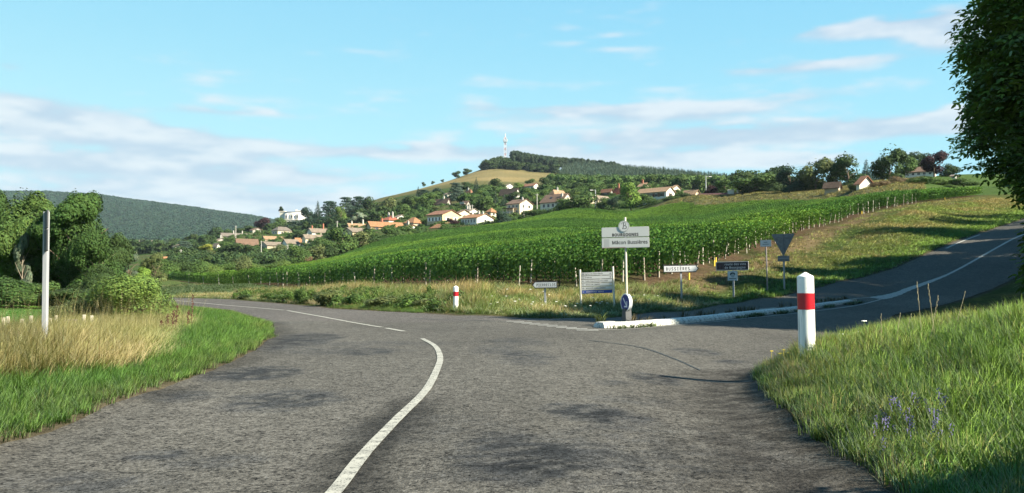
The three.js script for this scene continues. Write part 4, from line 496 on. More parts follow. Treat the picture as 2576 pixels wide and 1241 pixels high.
// ---------------------------------------------------------------- woods on the hills: nobody could count them
function wood(name, label, kind, leaf, region, n, h0, h1, ratio, seed, nc = 130, sz = .14, keep = false) {
  const R = rng(seed), list = [], us = region.map((p) => p[0]), ds = region.map((p) => p[1]), u0 = Math.min(...us), u1 = Math.max(...us), d0 = Math.min(...ds), d1 = Math.max(...ds);
  for (let i = 0; i < n * 4 && list.length < n; i++) { const u = mix(u0, u1, R()), d = Math.sqrt(mix(d0 * d0, d1 * d1, R())); if (sdPoly(region, u, d) > 0) continue; const x = (u - 1288) / F * d, h = mix(h0, h1, R()); if (keep && houseBoxes.some((b) => d < b[4] + 9 && u > b[0] - 4 - h * F / d * .3 && u < b[1] + 4 + h * F / d * .3 && Math.abs(d - b[4]) < 60)) continue; const w = h * ratio * (.8 + .4 * R()), q = .8 + .4 * R(), e = (R() - .5) * .2; list.push({ m: mat4(x, base(x, d) - .5, -d, 0, R() * 6.28, 0, w, h, w), c: [q * (1 + e), q, q * (1 - e)] }); }
  inst(name, CR(kind, 1, nc, sz), LM(leaf), list, scene, [label, 'wood', null, 'stuff']);
}
wood('pine_wood', 'dark tall pine wood on the top of the hill right of the mast', 'pine', 'pine', [[1290, 915], [1400, 905], [1420, 950], [1560, 930], [1600, 1000], [1300, 1050], [1285, 980]], 900, 14, 18, .5, 11, 420, .08);
wood('conifer_wood', 'blue-green conifer plantation falling along the hill ridge', 'spruce', 'blue', [[1405, 690], [1560, 640], [1700, 640], [1840, 640], [1960, 640], [1960, 800], [1800, 880], [1600, 960], [1480, 960], [1420, 900]], 4200, 9, 16, .32, 12, 320, .075);
wood('broadleaf_wood', 'rounded broadleaf wood belt below the conifers', 'round', 'mid', [[1385, 560], [1450, 470], [1560, 440], [1700, 420], [1850, 420], [1990, 430], [1960, 640], [1700, 640], [1420, 690], [1395, 650]], 1900, 6, 11.5, .95, 13, 800, .058);
wood('hilltop_scrub', 'dark green scrub wood around the foot of the mast', 'round', 'dark', [[1215, 930], [1250, 905], [1300, 905], [1400, 900], [1400, 925], [1290, 990], [1210, 960]], 170, 7, 11, 1, 14, 800, .058);
wood('far_hill_forest', 'dense hazy forest covering the far hill on the left', 'round', 'far', [[-200, 1300], [300, 1350], [480, 1250], [640, 1100], [760, 1200], [860, 2200], [780, 2750], [-200, 2750]], 19000, 9, 16, 1.05, 15, 170, .125);
wood('valley_woodland', 'scattered hedges and copses across the valley floor', 'round', 'dark', [[200, 420], [420, 480], [640, 640], [700, 900], [620, 1500], [150, 1500]], 1300, 5, 10, 1.2, 16, 500, .075);
wood('village_greenery', 'garden trees and shrubs filling the spaces between the hillside houses', 'round', 'mid', [[1030, 440], [1100, 410], [1200, 390], [1330, 380], [1500, 370], [1560, 380], [1540, 450], [1400, 500], [1240, 480], [1060, 470]], 480, 3, 6.5, .95, 17, 800, .06, true);
wood('lower_village_greenery', 'garden trees and shrubs between the roofs of the lower village', 'round', 'dark', [[430, 395], [560, 350], [700, 345], [860, 330], [1000, 400], [960, 520], [780, 620], [560, 640], [440, 520]], 520, 2, 5.5, 1.1, 18, 700, .065, true);
wood('garden_shrubs', 'low garden shrubs and rough greenery between the village houses', 'bush', 'mid', [[430, 350], [560, 330], [700, 310], [860, 285], [1000, 290], [1130, 310], [1300, 315], [1500, 312], [1700, 300], [1760, 300], [1700, 420], [1400, 470], [1100, 470], [780, 560], [560, 560], [440, 480]], 1500, 1.2, 2.8, 1.5, 21, 300, .09);
wood('rough_pasture_bushes', 'bushes and saplings on the slope between hedge and lower village', 'bush', 'dark', [[420, 260], [560, 240], [700, 235], [830, 262], [820, 330], [700, 350], [560, 370], [430, 360]], 380, 1.5, 4.5, 1.3, 22, 500, .07);
wood('plateau_trees', 'distant trees along the right skyline behind the hilltop houses', 'round', 'dark', [[1840, 300], [1960, 290], [1960, 420], [1840, 420]], 45, 6, 10, 1, 19, 800, .06, true);

// ---------------------------------------------------------------- vines
function vineClump(seed, n, s) { const R = rng(seed), pos = [], nor = [], colr = []; for (let i = 0; i < n; i++) { const f = R(), x = (R() - .5) * .95, y = .20 + 1.08 * Math.pow(R(), .8), side = R() < .5 ? -1 : 1, z = side * (.10 + .16 * R()) * (y > 1.1 ? .6 : 1); const N = V3((R() - .5) * 1.3, .05 + R() * .6 + (y > 1 ? .5 : 0), side * (.5 + R() * .7)).normalize(), a = R() * 6.28, T0 = V3(Math.cos(a), Math.sin(a), R() - .5), T1 = T0.sub(N.clone().multiplyScalar(T0.dot(N))).normalize(), B = N.clone().cross(T1), q = s * (.7 + .6 * R()), young = y > 1.02 ? .5 : 0, t = .75 + .5 * R(), c = [t * (1 + young * .6 * R()), t * (1 + young * .35), t * .9];
  const P = [[-1, 0], [-.3, -.8], [.6, -.75], [1, 0], [.6, .75], [-.3, .8]].map(([p, b]) => [x + (T1.x * p + B.x * b) * q, y + (T1.y * p + B.y * b) * q, z + (T1.z * p + B.z * b) * q]); for (const k of [0, 1, 2, 0, 2, 3, 0, 3, 4, 0, 4, 5]) { pos.push(...P[k]); nor.push(N.x, N.y, N.z); colr.push(...c); } }
  const g = new THREE.BufferGeometry(); g.setAttribute('position', new THREE.Float32BufferAttribute(pos, 3)); g.setAttribute('normal', new THREE.Float32BufferAttribute(nor, 3)); g.setAttribute('color', new THREE.Float32BufferAttribute(colr, 3)); return g; }
const vineNear = [1, 2].map((i) => vineClump(i, 135, .06)), vineFar = vineClump(9, 110, .066), vineM = leafMat([.100, .188, .038], .35), stakeM = mat([.42, .37, .30], .9, { map: TEX.wood }), paleStakeM = mat([.50, .47, .40], .9, { map: TEX.wood }), vineWoodM = mat([.06, .04, .028], .95, { map: TEX.bark });
const stakeGeo = merge([cyl(.045, .035, 1.55, 6, 0, -.25, 0)]), vineStock = merge([limb(V3(0, -.1, 0), V3(.05, .25, .02), .035, .03, 5), limb(V3(.05, .25, .02), V3(0, .5, -.02), .03, .02, 5), limb(V3(.04, .3, 0), V3(-.2, .55, .03), .018, .01, 4)]);
{
  const R = rng(40), dir = [-Math.SQRT1_2, Math.SQRT1_2], per = [Math.SQRT1_2, Math.SQRT1_2], farList = [], rows = [];
  for (let o = 30; o < 235; o += 1.32) { // one line of vines every 1.32 m
    const ts = [];
    for (let i = 0, j = VINE.length - 1; i < VINE.length; j = i++) { const f = (P) => P[0] * per[0] + P[1] * per[1] - o, a = f(VINE[j]), b = f(VINE[i]); if ((a > 0) !== (b > 0)) { const k = a / (a - b), x = mix(VINE[j][0], VINE[i][0], k), d = mix(VINE[j][1], VINE[i][1], k); ts.push(x * dir[0] + d * dir[1]); } }
    ts.sort((a, b) => a - b);
    for (let i = 0; i + 1 < ts.length; i += 2) if (ts[i + 1] - ts[i] > 2) rows.push([o, ts[i] + R() * .5, ts[i + 1] - R() * .5]);
  }
  for (const [o, t0, t1] of rows) {
    const P = (t) => [per[0] * o + dir[0] * t, per[1] * o + dir[1] * t], mid = P(t0), nearest = Math.min(P(t0)[1], P(t1)[1]);
    const nearList = [[], []], ax = Math.PI * .25 + Math.PI / 2;
    const row = nearest < 112;
    for (let t = t0; t < t1; t += .62) { const [x, d] = P(t); const y = ground(x, d, 9), nn = .5 * fbm(o * .07, t * .012, 3) + .5 * vnoise(o * .045 + 3, t * .004), q = (.62 + .62 * R()) * mix(.8, 1.15, sstep(.35, .65, nn)), yl = sstep(.42, .68, nn) * .5 - .12, c = [q * (.92 + yl * .7), q * (.95 + .25 * yl), q * (.95 - .2 * yl)], s = .95 + .14 * R(), far = d > 110; const m = mat4(x + (R() - .5) * .1, y, -d, 0, ax + (R() < .5 ? Math.PI : 0) + (R() - .5) * .3, (R() - .5) * .1, far ? 1.05 : 1, s * (.95 + .12 * R()) * (far ? 1 : 1.2), far ? 1.05 : 1.05); if (d < 110 && row) nearList[R() < .5 ? 0 : 1].push({ m, c }); else farList.push({ m, c }); }
    if (!row || nearList[0].length + nearList[1].length < 3) { farList.push(...nearList[0], ...nearList[1]); continue; }
    const [x0, d0] = P(t0), t = thing('vine_row', 'leafy green row of vines on wooden stakes in the vineyard beside the side road', 'vine row', [x0, ground(x0, d0, 9), -d0], 0, 'parallel vine rows at the near side of the vineyard');
    const inv = mat4(x0, ground(x0, d0, 9), -d0).invert(), loc = (l) => l.map((e) => ({ m: inv.clone().multiply(e.m), c: e.c }));
    nearList.forEach((l, i) => l.length && tag(inst('foliage', vineNear[i], vineM, loc(l), t), null, null, null, 'stuff'));
    // stakes at both ends and along the row where they show, vine stocks near the ends
    const spots = [[t0 + .15, 1], [t1 - .15, 1]]; for (let q = t0 + 3.2; q < t1; q += 4.2) if (P(q)[1] < 85) spots.push([q, 0]);
    for (const [q, end] of spots) { const [x, d] = P(q); if (d > 120) continue; const s = part('stake', stakeGeo, R() < .5 ? stakeM : paleStakeM, t); s.position.set(x - x0, ground(x, d, 9) - ground(x0, d0, 9), -(d - d0)); s.rotation.set((R() - .5) * .12, R() * 3, (R() - .5) * .14 + (end ? (q < t0 ? -.1 : .1) : 0)); { const w = .75 + .5 * R(); s.scale.set(w, .72 + .34 * R(), w); }; }
    for (let q = t0 + .2, k = 0; q < t1 && k < 8; q += 1.05, k++) { const [x, d] = P(q); if (d > 80) break; const s = part('vine_trunk', vineStock, vineWoodM, t); s.position.set(x - x0, ground(x, d, 9) - ground(x0, d0, 9), -(d - d0)); s.rotation.y = R() * 6.28; }
    for (let q = t1 - .2, k = 0; q > t0 + 9 && k < 5; q -= 1.05, k++) { const [x, d] = P(q); if (d > 80) break; const s = part('vine_trunk', vineStock, vineWoodM, t); s.position.set(x - x0, ground(x, d, 9) - ground(x0, d0, 9), -(d - d0)); s.rotation.y = R() * 6.28; }
  }
  inst('vineyard', vineFar, vineM, farList, scene, ['wide green vineyard covering the slope below the village', 'vineyard', null, 'stuff']);
  const sl = [[1733, 697, 44.6], [2796 * .644, 665, 53], [2170, 541, 93], [2380, 503, 117], [1797, 672, 51.5]];
  const yl = mat([.75, .52, .05], .6), geo = merge([cyl(.05, .05, .36, 8)]);
  sl.forEach(([u, v, d], i) => { const x = (u - 1288) / F * d, m = part('vine_guard', geo, yl, scene, ['yellow plastic vine sleeve ' + ['just left of the BUSSIÈRES arrow sign', 'above and right of the brown sign', 'up the track, second farthest away', 'farthest up the track on the right', 'right above the brown sign'][i], 'vine guard', 'yellow sleeves along the vines']); m.position.set(...gp(x, d, 0)); });
}

{ // rank weeds in the far verge
  const R = rng(93), list = []; for (let i = 0; i < 1600 && list.length < 150; i++) { const u = mix(590, 1160, R()), d = mix(33, 62, R()), x = (u - 1288) / F * d, rs = roadD(x, d); if (rs < .8 || rs > 4.5 || vineD(x, d) < 2) continue; const h = .35 + .45 * R(), w = .5 + .7 * R(), q = .7 + .6 * R(); list.push({ m: mat4(x, ground(x, d, rs) - .05, -d, 0, R() * 6.28, 0, w, h, w), c: [q, q, q * .9] }); }
  inst('verge_weeds', CR('bush', 2, 700, .06), LM('mid'), list, scene, ['rank dark green weeds along the far verge below the vine stakes', 'weeds', null, 'stuff']);
}
// ---------------------------------------------------------------- grass
function bladeClump(seed, n, h, spread, w, bend, seedhead) {
  const R = rng(seed), pos = [], nor = [], colr = [];
  for (let i = 0; i < n; i++) { const a = R() * 6.28, r = spread * Math.sqrt(R()), x = Math.cos(a) * r, z = Math.sin(a) * r, hh = h * (.5 + .6 * R()), b = bend * hh * (.3 + R()), da = a + (R() - .5) * 2.4, dx = Math.cos(da), dz = Math.sin(da), sx = -dz, sz = dx, ww = w * (.7 + .6 * R()), t = .75 + .5 * R(), seg = 3; let prev;
    for (let s = 0; s <= seed * 0 + seg; s++) { const f = s / seg, px = x + dx * b * f * f, py = hh * (f - .18 * f * f * bend), pz = z + dz * b * f * f, q = ww * (s === seg ? 0.05 : 1 - .75 * f * f), L = [px - sx * q, py, pz - sz * q], Rr = [px + sx * q, py, pz + sz * q], cc = [t * mix(.9, 1.1, f), t * mix(.85, 1.05, f), t * mix(1, .85, f)]; if (prev) { const N = V3(dx * .5 + (R() - .5) * .3, .75, dz * .5).normalize(); for (const P of [prev[0], prev[1], Rr, prev[0], Rr, L]) { pos.push(...P); nor.push(N.x, N.y, N.z); colr.push(...cc); } } prev = [L, Rr]; }
    if (seedhead && R() < seedhead) { const px = x + dx * b, py = hh * (1 - .18 * bend), pz = z + dz * b; for (let s = 0; s < 5; s++) { const y0 = py - hh * .16 + s * hh * .045, q = ww * 1.7; const P = [[px - q, y0, pz], [px, y0 - q, pz + q], [px + q, y0 + q * 1.5, pz]]; for (const v of P) { pos.push(...v); nor.push(.2, .9, .3); colr.push(1.0, .97, .95); } } }
  }
  const g = new THREE.BufferGeometry(); g.setAttribute('position', new THREE.Float32BufferAttribute(pos, 3)); g.setAttribute('normal', new THREE.Float32BufferAttribute(nor, 3)); g.setAttribute('color', new THREE.Float32BufferAttribute(colr, 3)); return g;
}
const grassM = new THREE.MeshPhysicalMaterial({ color: col(1, 1, 1), roughness: .7, specularIntensity: .3, transmission: .42, thickness: 0, vertexColors: true, side: THREE.DoubleSide });
const G = { fine: bladeClump(3, 26, .19, .12, .0034, .7), mid: bladeClump(4, 20, .29, .14, .0038, .6), tall: bladeClump(5, 26, .78, .22, .0032, .5, .3), far: bladeClump(6, 16, .32, .22, .011, .6), farTall: bladeClump(7, 22, 1, .30, .008, .4, .25), short: bladeClump(8, 16, .13, .16, .007, .8) };
const GC = { green: [.225, .385, .078], lush: [.17, .385, .062], dry: [.42, .345, .16], straw: [.50, .43, .22], olive: [.28, .315, .10], rust: [.31, .19, .08] };
function scatter(name, label, geo, x0, x1, d0, d1, perM2, seed, fn, tall = 1) {
  const R = rng(seed), n = Math.round((x1 - x0) * (d1 - d0) * perM2), list = [];
  for (let i = 0; i < n; i++) { const x = mix(x0, x1, R()), d = mix(d0, d1, R()), r1 = R(), r2 = R(), r3 = R(); const rs = roadD(x, d), o = fn(x, d, rs, r1, r2); if (!o) continue; const [c, s, w = s] = o, q = .75 + .5 * r3; list.push({ m: mat4(x, ground(x, d, rs) - .01, -d, (R() - .5) * .2, R() * 6.28, (R() - .5) * .2, w, s * (.75 + .5 * R()), w), c: [c[0] * q, c[1] * q, c[2] * q] }); }
  if (list.length) inst(name, geo, grassM, list, scene, [label, 'grass', null, 'stuff']);
  console.log(name, list.length);
}
const inView = (x, d, m = 1.5) => Math.abs(x) < .615 * d + m;
// right foreground bank
scatter('bank_grass', 'lush green grass on the foreground bank on the right', G.mid, 2.2, 13, 3, 19, 110, 61, (x, d, rs, r, q) => { if (rs < .02 + .10 * r || !inView(x, d, 3.2) || x < 1 || (x > 5 && d > 17.5)) return; const n = fbm(x * .8, d * .8, 3), e = sstep(.9, .1, rs); return [mix3(mix3(GC.green, GC.olive, sstep(.38, .6, n + .3 * (r - .5))), GC.dry, e * (q < .55 ? .75 : 0) + (q > .93 ? .6 : 0)), mix(.62, 1.0, sstep(0, .8, rs)) * (.7 + .6 * n)]; });
scatter('bank_undergrass', 'short dense grass under the taller blades of the right bank', G.fine, 2.2, 13, 3, 19, 120, 62, (x, d, rs, r, q) => { if (rs < -.02 + .1 * r || !inView(x, d, 3.2) || x < 1 || (x > 5 && d > 17.5)) return; return [mix3(GC.lush, GC.olive, fbm(x * 1.3, d * 1.3, 2) * .9), .9]; });
// left verge: short green strip, then tall dry grass
const leftSide = (x, d) => x < -3 && d < 48 && x > -26;
scatter('verge_grass', 'short green mown grass along the left edge of the road', G.mid, -20, -3.5, 4.5, 40, 60, 63, (x, d, rs, r, q) => { if (!leftSide(x, d) || rs < .03 + .14 * r || rs > 3.6 || !inView(x, d)) return; const n = fbm(x * .7, d * .7, 3), e = sstep(.7, .1, rs); return [mix3(mix3(GC.lush, GC.green, n), GC.dry, Math.max(e * (r < .5 ? .6 : .15), q > .9 ? .5 : 0) * sstep(.35, .6, fbm(x * .5 + 9, d * .5, 2) + .15)), mix(.45, .8, sstep(0, 1, rs)) * (.7 + .6 * n)]; });
scatter('verge_undergrass', 'very short grass below the mown verge on the left', G.fine, -20, -3.5, 4.5, 36, 60, 64, (x, d, rs, r) => { if (!leftSide(x, d) || rs < .02 + .08 * r || rs > 3.6 || !inView(x, d)) return; return [mix3(GC.lush, GC.olive, .6 * fbm(x, d, 2)), .75]; });
scatter('dry_grass', 'tall dry yellow grass around the left sign post', G.tall, -17, -5, 6, 30, 62, 65, (x, d, rs, r, q) => { const lim = mix(1.35, 2.4, sstep(12, 22, d)) + .9 * (fbm(x * .9, d * .9, 2) - .5); if (!leftSide(x, d) || rs < lim || rs > 7 || !inView(x, d) || d > 27 - (rs > 4.5 ? 4 : 0)) return; const n = fbm(x * .6, d * .6, 3), k = sstep(8, 14, d); return [mix3(mix3(GC.rust, GC.dry, clamp(k + .4 * r)), mix3(GC.straw, GC.olive, sstep(.2, .55, n + .5 * (r - .5) + .2 * sstep(10, 15, d))), .35 + .65 * q), (.62 + .3 * n) * mix(.7, 1, sstep(0, 1, rs - lim)) * mix(1, .72, sstep(12, 17, d)), 1]; });
scatter('tall_stalks', 'thin tall grass stalks standing above the dry grass on the left', bladeClump(15, 7, 1.1, .22, .0026, .35, .5), -15, -5.5, 8, 26, 4, 66, (x, d, rs, r, q) => { if (!leftSide(x, d) || rs < 2 || rs > 6 || !inView(x, d)) return; return [mix3(GC.straw, GC.olive, r * .8), .8 + .3 * q, 1]; });
scatter('meadow_grass', 'bright green short meadow behind the dry grass on the left', G.short, -42, -9, 17, 66, 22, 67, (x, d, rs, r) => { if (rs < 6 || !inView(x, d)) return; return [mix3([.12, .33, .04], [.17, .34, .06], r), 1.0, 1.5]; });
// far verge below the vines
const farSide = (x, d, rs) => rs > .06 && vineD(x, d) > .7 && d > 28 && !(d < 46 && x < -9 && rs < 99 && d < 34 + Math.abs(x) * .2 - 3);
scatter('far_verge_grass', 'tall weedy grass on the verge between the main road and the vines', G.farTall, -26, 9, 28.5, 66, 15, 68, (x, d, rs, r, q) => { if (rs < .7 || rs > 14 || vineD(x, d) < .9 || !inView(x, d) || sideOfRoad(x, d) < 0) return; const u = 1288 + F * x / d; if (u < 1000 && rs > 9 && d > 52) return; const n = fbm(x * .5, d * .5, 3), k = sstep(.8, 2.2, rs); if (u > 1560 && q < .35) return; return [mix3(mix3(mix3(GC.green, [.085, .15, .03], Math.sqrt(q)), GC.olive, r * .7), mix3(GC.straw, GC.dry, r), sstep(.50, .74, n + .45 * (q - .5) + .12 * sstep(2.5, 5, rs) + .22 * sstep(45, 20, Math.abs(u - 1160)) + .1 * sstep(700, 640, u) - .14 * sstep(1200, 1240, u))), mix(.25, .62, k) * (.6 + .6 * n) * mix(1, .62, sstep(1215, 1260, u)) * (1 + .3 * sstep(60, 20, Math.abs(u - 1165))) * (u < 600 ? .5 : 1), 1]; });
function sideOfRoad(x, d) { let m = 1e9, s = 0; const L = [[-52, 66], [-36, 62.5], [-24, 57.5], [-20, 54.6], [-14, 43.5], [-9.7, 36.7], [-7, 31], [-3, 27], [2.2, 24.5], [6, 28.7], [15.3, 38.5], [25, 49], [36.4, 62], [50, 77.5], [75, 106]]; for (let i = 1; i < L.length; i++) { const ex = L[i][0] - L[i - 1][0], ey = L[i][1] - L[i - 1][1], wx = x - L[i - 1][0], wy = d - L[i - 1][1], t = clamp((wx * ex + wy * ey) / (ex * ex + ey * ey)), q = Math.hypot(wx - ex * t, wy - ey * t); if (q < m) { m = q; s = ex * wy - ey * wx; } } return s; }
scatter('far_verge_undergrass', 'short grass along the far edge of the junction', G.far, -26, 30, 28.5, 66, 10, 69, (x, d, rs, r, q) => { if (rs < .05 + .2 * r || rs > 12 || vineD(x, d) < .8 || !inView(x, d) || sideOfRoad(x, d) < 0) return; const v = vineD(x, d), u = 1288 + F * x / d; if (u > 1540 && v > 1 && v < 4.8 && q > .16) return; return [mix3(mix3([.11, .19, .04], GC.olive, r * .6), GC.dry, sstep(.55, .8, fbm(x * .4, d * .4, 3) + .3 * (q - .5))), .55 * mix(.6, 1.25, sstep(.6, 2, rs))]; });
scatter('cutting_grass', 'thin yellowing grass on the cutting above the side road', G.far, 8, 75, 38, 118, 11, 70, (x, d, rs, r, q) => { const v = vineD(x, d); if (rs < .15 + .2 * r || v < .8 || !inView(x, d) || sideOfRoad(x, d) < 0) return; if (v < 4.8 && q > .2) return; const n = fbm(x * .3, d * .3, 3); return [mix3(mix3(GC.olive, GC.dry, .8 * sstep(.42, .72, n + .4 * (r - .5))), GC.green, Math.max(sstep(6, 1, rs), .5 * sstep(.5, .3, n))), .75, 1]; });
scatter('upper_bank_grass', 'dry grass on the bank along the top of the vineyard', bladeClump(21, 14, .5, .5, .03, .5), 20, 130, 150, 275, .9, 71, (x, d, rs, r, q) => { const v = vineD(x, d), u = 1288 + F * x / d; if (v < 1.5 || v > 60 || u < 1600 || u > 2330) return; return [mix3(GC.olive, GC.dry, r * .9), .9, 1]; });
scatter('roadside_meadow', 'pale grass field past the bend at the far end of the main road', G.far, -42, -8, 50, 110, 2.6, 72, (x, d, rs, r, q) => { if (rs < .4 || vineD(x, d) < 1 || !inView(x, d) || sideOfRoad(x, d) < 0) return; return [mix3([.10, .17, .05], GC.straw, sstep(.62, .8, fbm(x * .06 + 5, d * .06, 3) + .2 * (r - .5) + .25 * sstep(80, 100, d))), .7, 1.3]; });
// ---------------------------------------------------------------- traffic island with white kerb
{
  const A = [[2.3, 23.05], [2.15, 23.5], [2.5, 23.95], [3.6, 24.9], [6.6, 28.35], [10.5, 32.9], [15.1, 38.3], [15.5, 38.15], [15.45, 37.75], [11.4, 33.0], [8.4, 29.3], [5.6, 25.9], [3.7, 23.7], [2.9, 23.05]];
  const t = thing('traffic_island', 'long raised traffic island with white painted kerb in the mouth of the side road', 'traffic island', [0, 0, 0]);
  const kerbM = mat([.62, .62, .60], .75, { map: rep(TEX.paint, .55) }), kerbDark = mat([.35, .34, .32], .9, { map: TEX.plaster });
  const near = smooth([[2.5, 23.1], [2.95, 23.12], [3.7, 23.75], [5.6, 25.9], [8.4, 29.3], [11.4, 33.0], [15.2, 37.6]], .05), P = [];
  const stone = (a, b, w, h, m, tint) => { // kerb stone between two spots of its line: sloping face, flat top
    const dx = b[0] - a[0], dd = b[1] - a[1], L = Math.hypot(dx, dd), ya = ground(a[0], a[1], -1), yb = ground(b[0], b[1], -1);
    const s = new THREE.Shape(); s.moveTo(0, -.05); s.lineTo(.02, .07 * h / .15); s.lineTo(.07, h - .02); s.lineTo(.1, h); s.lineTo(w, h); s.lineTo(w, -.05); s.closePath();
    const g = new THREE.ExtrudeGeometry(s, { depth: L - .012, bevelEnabled: false }), k = part('kerb_stone', g, m, t);
    const X = V3(-dd / L, 0, -dx / L), Z = V3(dx / L, (yb - ya) / L, -dd / L).normalize(), Yv = Z.clone().cross(X).normalize();
    k.matrixAutoUpdate = true; k.quaternion.setFromRotationMatrix(new THREE.Matrix4().makeBasis(X, Yv, Z)); k.position.set(a[0], ya, -a[1]);
  };
  const cut = (pts, len) => { const o = [pts[0]]; let acc = 0; for (let i = 1; i < pts.length; i++) { acc += Math.hypot(pts[i][0] - pts[i - 1][0], pts[i][1] - pts[i - 1][1]); if (acc >= len) { o.push(pts[i]); acc = 0; } } return o; };
  const N = cut(near, .98); for (let i = 1; i < N.length; i++) stone(N[i - 1], N[i], .42, .15, kerbM);
  const far = cut(smooth([[15.35, 38.35], [10.5, 33.15], [6.6, 28.6], [3.6, 25.15], [2.75, 24.4]], .05), .98); for (let i = 1; i < far.length; i++) stone(far[i - 1], far[i], .14, .12, kerbM);
  const nose = cut(smooth([[2.7, 24.4], [2.35, 24.0], [2.25, 23.55], [2.5, 23.1]], .03), .4); for (let i = 1; i < nose.length; i++) stone(nose[i - 1], nose[i], .3, .14, i < 3 ? kerbDark : kerbM);
  const inner = [[2.6, 23.5], [3.2, 23.5], [3.6, 24.1], [5.4, 26.25], [8.2, 29.6], [11.2, 33.3], [14.95, 37.75], [15.15, 38.05], [10.55, 32.95], [6.7, 28.4], [3.7, 24.95], [2.75, 24.15]];
  const pos = [], uv = []; for (let i = 0; i < 6; i++) { const q = (k) => { const [x, d] = inner[k]; return [x, ground(x, d, -1) + .125, -d]; }; for (const k of [i, i + 1, 11 - i, i + 1, 10 - i, 11 - i]) { const p = q(clamp(k, 0, 11)); pos.push(...p); uv.push(p[0], p[2]); } }
  const g = new THREE.BufferGeometry(); g.setAttribute('position', new THREE.Float32BufferAttribute(pos, 3)); g.setAttribute('uv', new THREE.Float32BufferAttribute(uv, 2)); g.computeVertexNormals();
  const m = mat([.12, .10, .075], 1, { map: TEX.soil }); m.side = THREE.DoubleSide; part('infill', g, m, t);
  // weeds along the kerb
  const R = rng(91), list = [], wg = bladeClump(31, 12, .22, .12, .012, .7); for (let i = 0; i < 190; i++) { const k = Math.floor(R() * (near.length - 1)), [x, d] = near[k]; const n = fbm(x * 1.1, d * 1.1, 2); if (n < .56 && x > 3.2) continue; const X = x + .06 + R() * .07, D = d - .07 - R() * .05, q = .6 + .6 * R(); list.push({ m: mat4(X, ground(X, D, -1), -D, 0, R() * 6, 0, .8 + R(), (x < 3.6 ? .3 : .4) + R() * .5, .8 + R()), c: [.14 * q, .19 * q, .07 * q] }); } for (let i = 0; i < 60; i++) { const f = R(), x = mix(3.2, 14.8, f), d = mix(24.1, 37.8, f); list.push({ m: mat4(x, ground(x, d, -1) + .1, -d, 0, R() * 6, 0, 1, .5 + R(), 1), c: [.16, .14, .07] }); }
  inst('kerb_weeds', wg, grassM, list, scene, ['dark weeds growing along the foot of the white island kerb', 'weeds', null, 'stuff']);
  const wp = at(1512, 806, 24.2), wd = part('weed_plant', bladeClump(33, 34, .34, .14, .012, .8), leafMat([.13, .18, .05], .3), scene, ['small leafy weed on the tip of the traffic island', 'weed']); wd.position.set(wp.x, ground(wp.x, 24.2, -1) + .1, -24.2);
}
// ---------------------------------------------------------------- lettering and plates
function plate(w, h, px, draw) { const c = document.createElement('canvas'); c.width = Math.round(px); c.height = Math.round(px * h / w); const g = c.getContext('2d'); draw(g, c.width, c.height); const t = new THREE.CanvasTexture(c); t.colorSpace = THREE.SRGBColorSpace; t.anisotropy = 8; return t; }
const printM = (t, rough = .6) => new THREE.MeshStandardMaterial({ map: t, roughness: rough, color: col(.62, .62, .62) });
const backM = mat([.17, .175, .18], .7, { map: TEX.galv }), postGrey = mat([.34, .355, .37], .55, { map: TEX.galv }), postCream = mat([.60, .56, .47], .55, { map: TEX.plaster }), whitePost = mat([.50, .50, .49], .5);
function rrShape(w, h, r) { const s = new THREE.Shape(), x = -w / 2, y = -h / 2; s.moveTo(x + r, y); s.lineTo(x + w - r, y); s.quadraticCurveTo(x + w, y, x + w, y + r); s.lineTo(x + w, y + h - r); s.quadraticCurveTo(x + w, y + h, x + w - r, y + h); s.lineTo(x + r, y + h); s.quadraticCurveTo(x, y + h, x, y + h - r); s.lineTo(x, y + r); s.quadraticCurveTo(x, y, x + r, y); return s; }
function arrowShape(w, h, dir) { const s = new THREE.Shape(), p = h * .42, x0 = -w / 2, x1 = w / 2, y = h / 2, r = h * .1; if (dir > 0) { s.moveTo(x0 + r, -y); s.lineTo(x1 - p, -y); s.lineTo(x1, 0); s.lineTo(x1 - p, y); s.lineTo(x0 + r, y); s.quadraticCurveTo(x0, y, x0, y - r); s.lineTo(x0, -y + r); s.quadraticCurveTo(x0, -y, x0 + r, -y); } else { s.moveTo(x1 - r, -y); s.quadraticCurveTo(x1, -y, x1, -y + r); s.lineTo(x1, y - r); s.quadraticCurveTo(x1, y, x1 - r, y); s.lineTo(x0 + p, y); s.lineTo(x0, 0); s.lineTo(x0 + p, -y); s.closePath(); } return s; }
function slab(shape, th, m, parent, name) { const g = new THREE.ExtrudeGeometry(shape, { depth: th, bevelEnabled: true, bevelSize: .004, bevelThickness: .004, bevelSegments: 1, curveSegments: 16 }); return part(name, g, m, parent); }
function face(shape, w, h, tex, parent, z, name = 'sign_face') { const g = new THREE.ShapeGeometry(shape, 20), p = g.attributes.position, uv = []; for (let i = 0; i < p.count; i++) uv.push(p.getX(i) / w + .5, p.getY(i) / h + .5); g.setAttribute('uv', new THREE.Float32BufferAttribute(uv, 2)); const m = part(name, g, printM(tex), parent); m.position.z = z; return m; }
const foot = (u, v, d) => { const P = at(u, v, d); return [P.x, Math.min(P.y, ground(P.x, d)), -d, P.y]; };
const LEAN = .022, darkPlateM = mat([.055, .06, .066], .8, { map: TEX.galv });
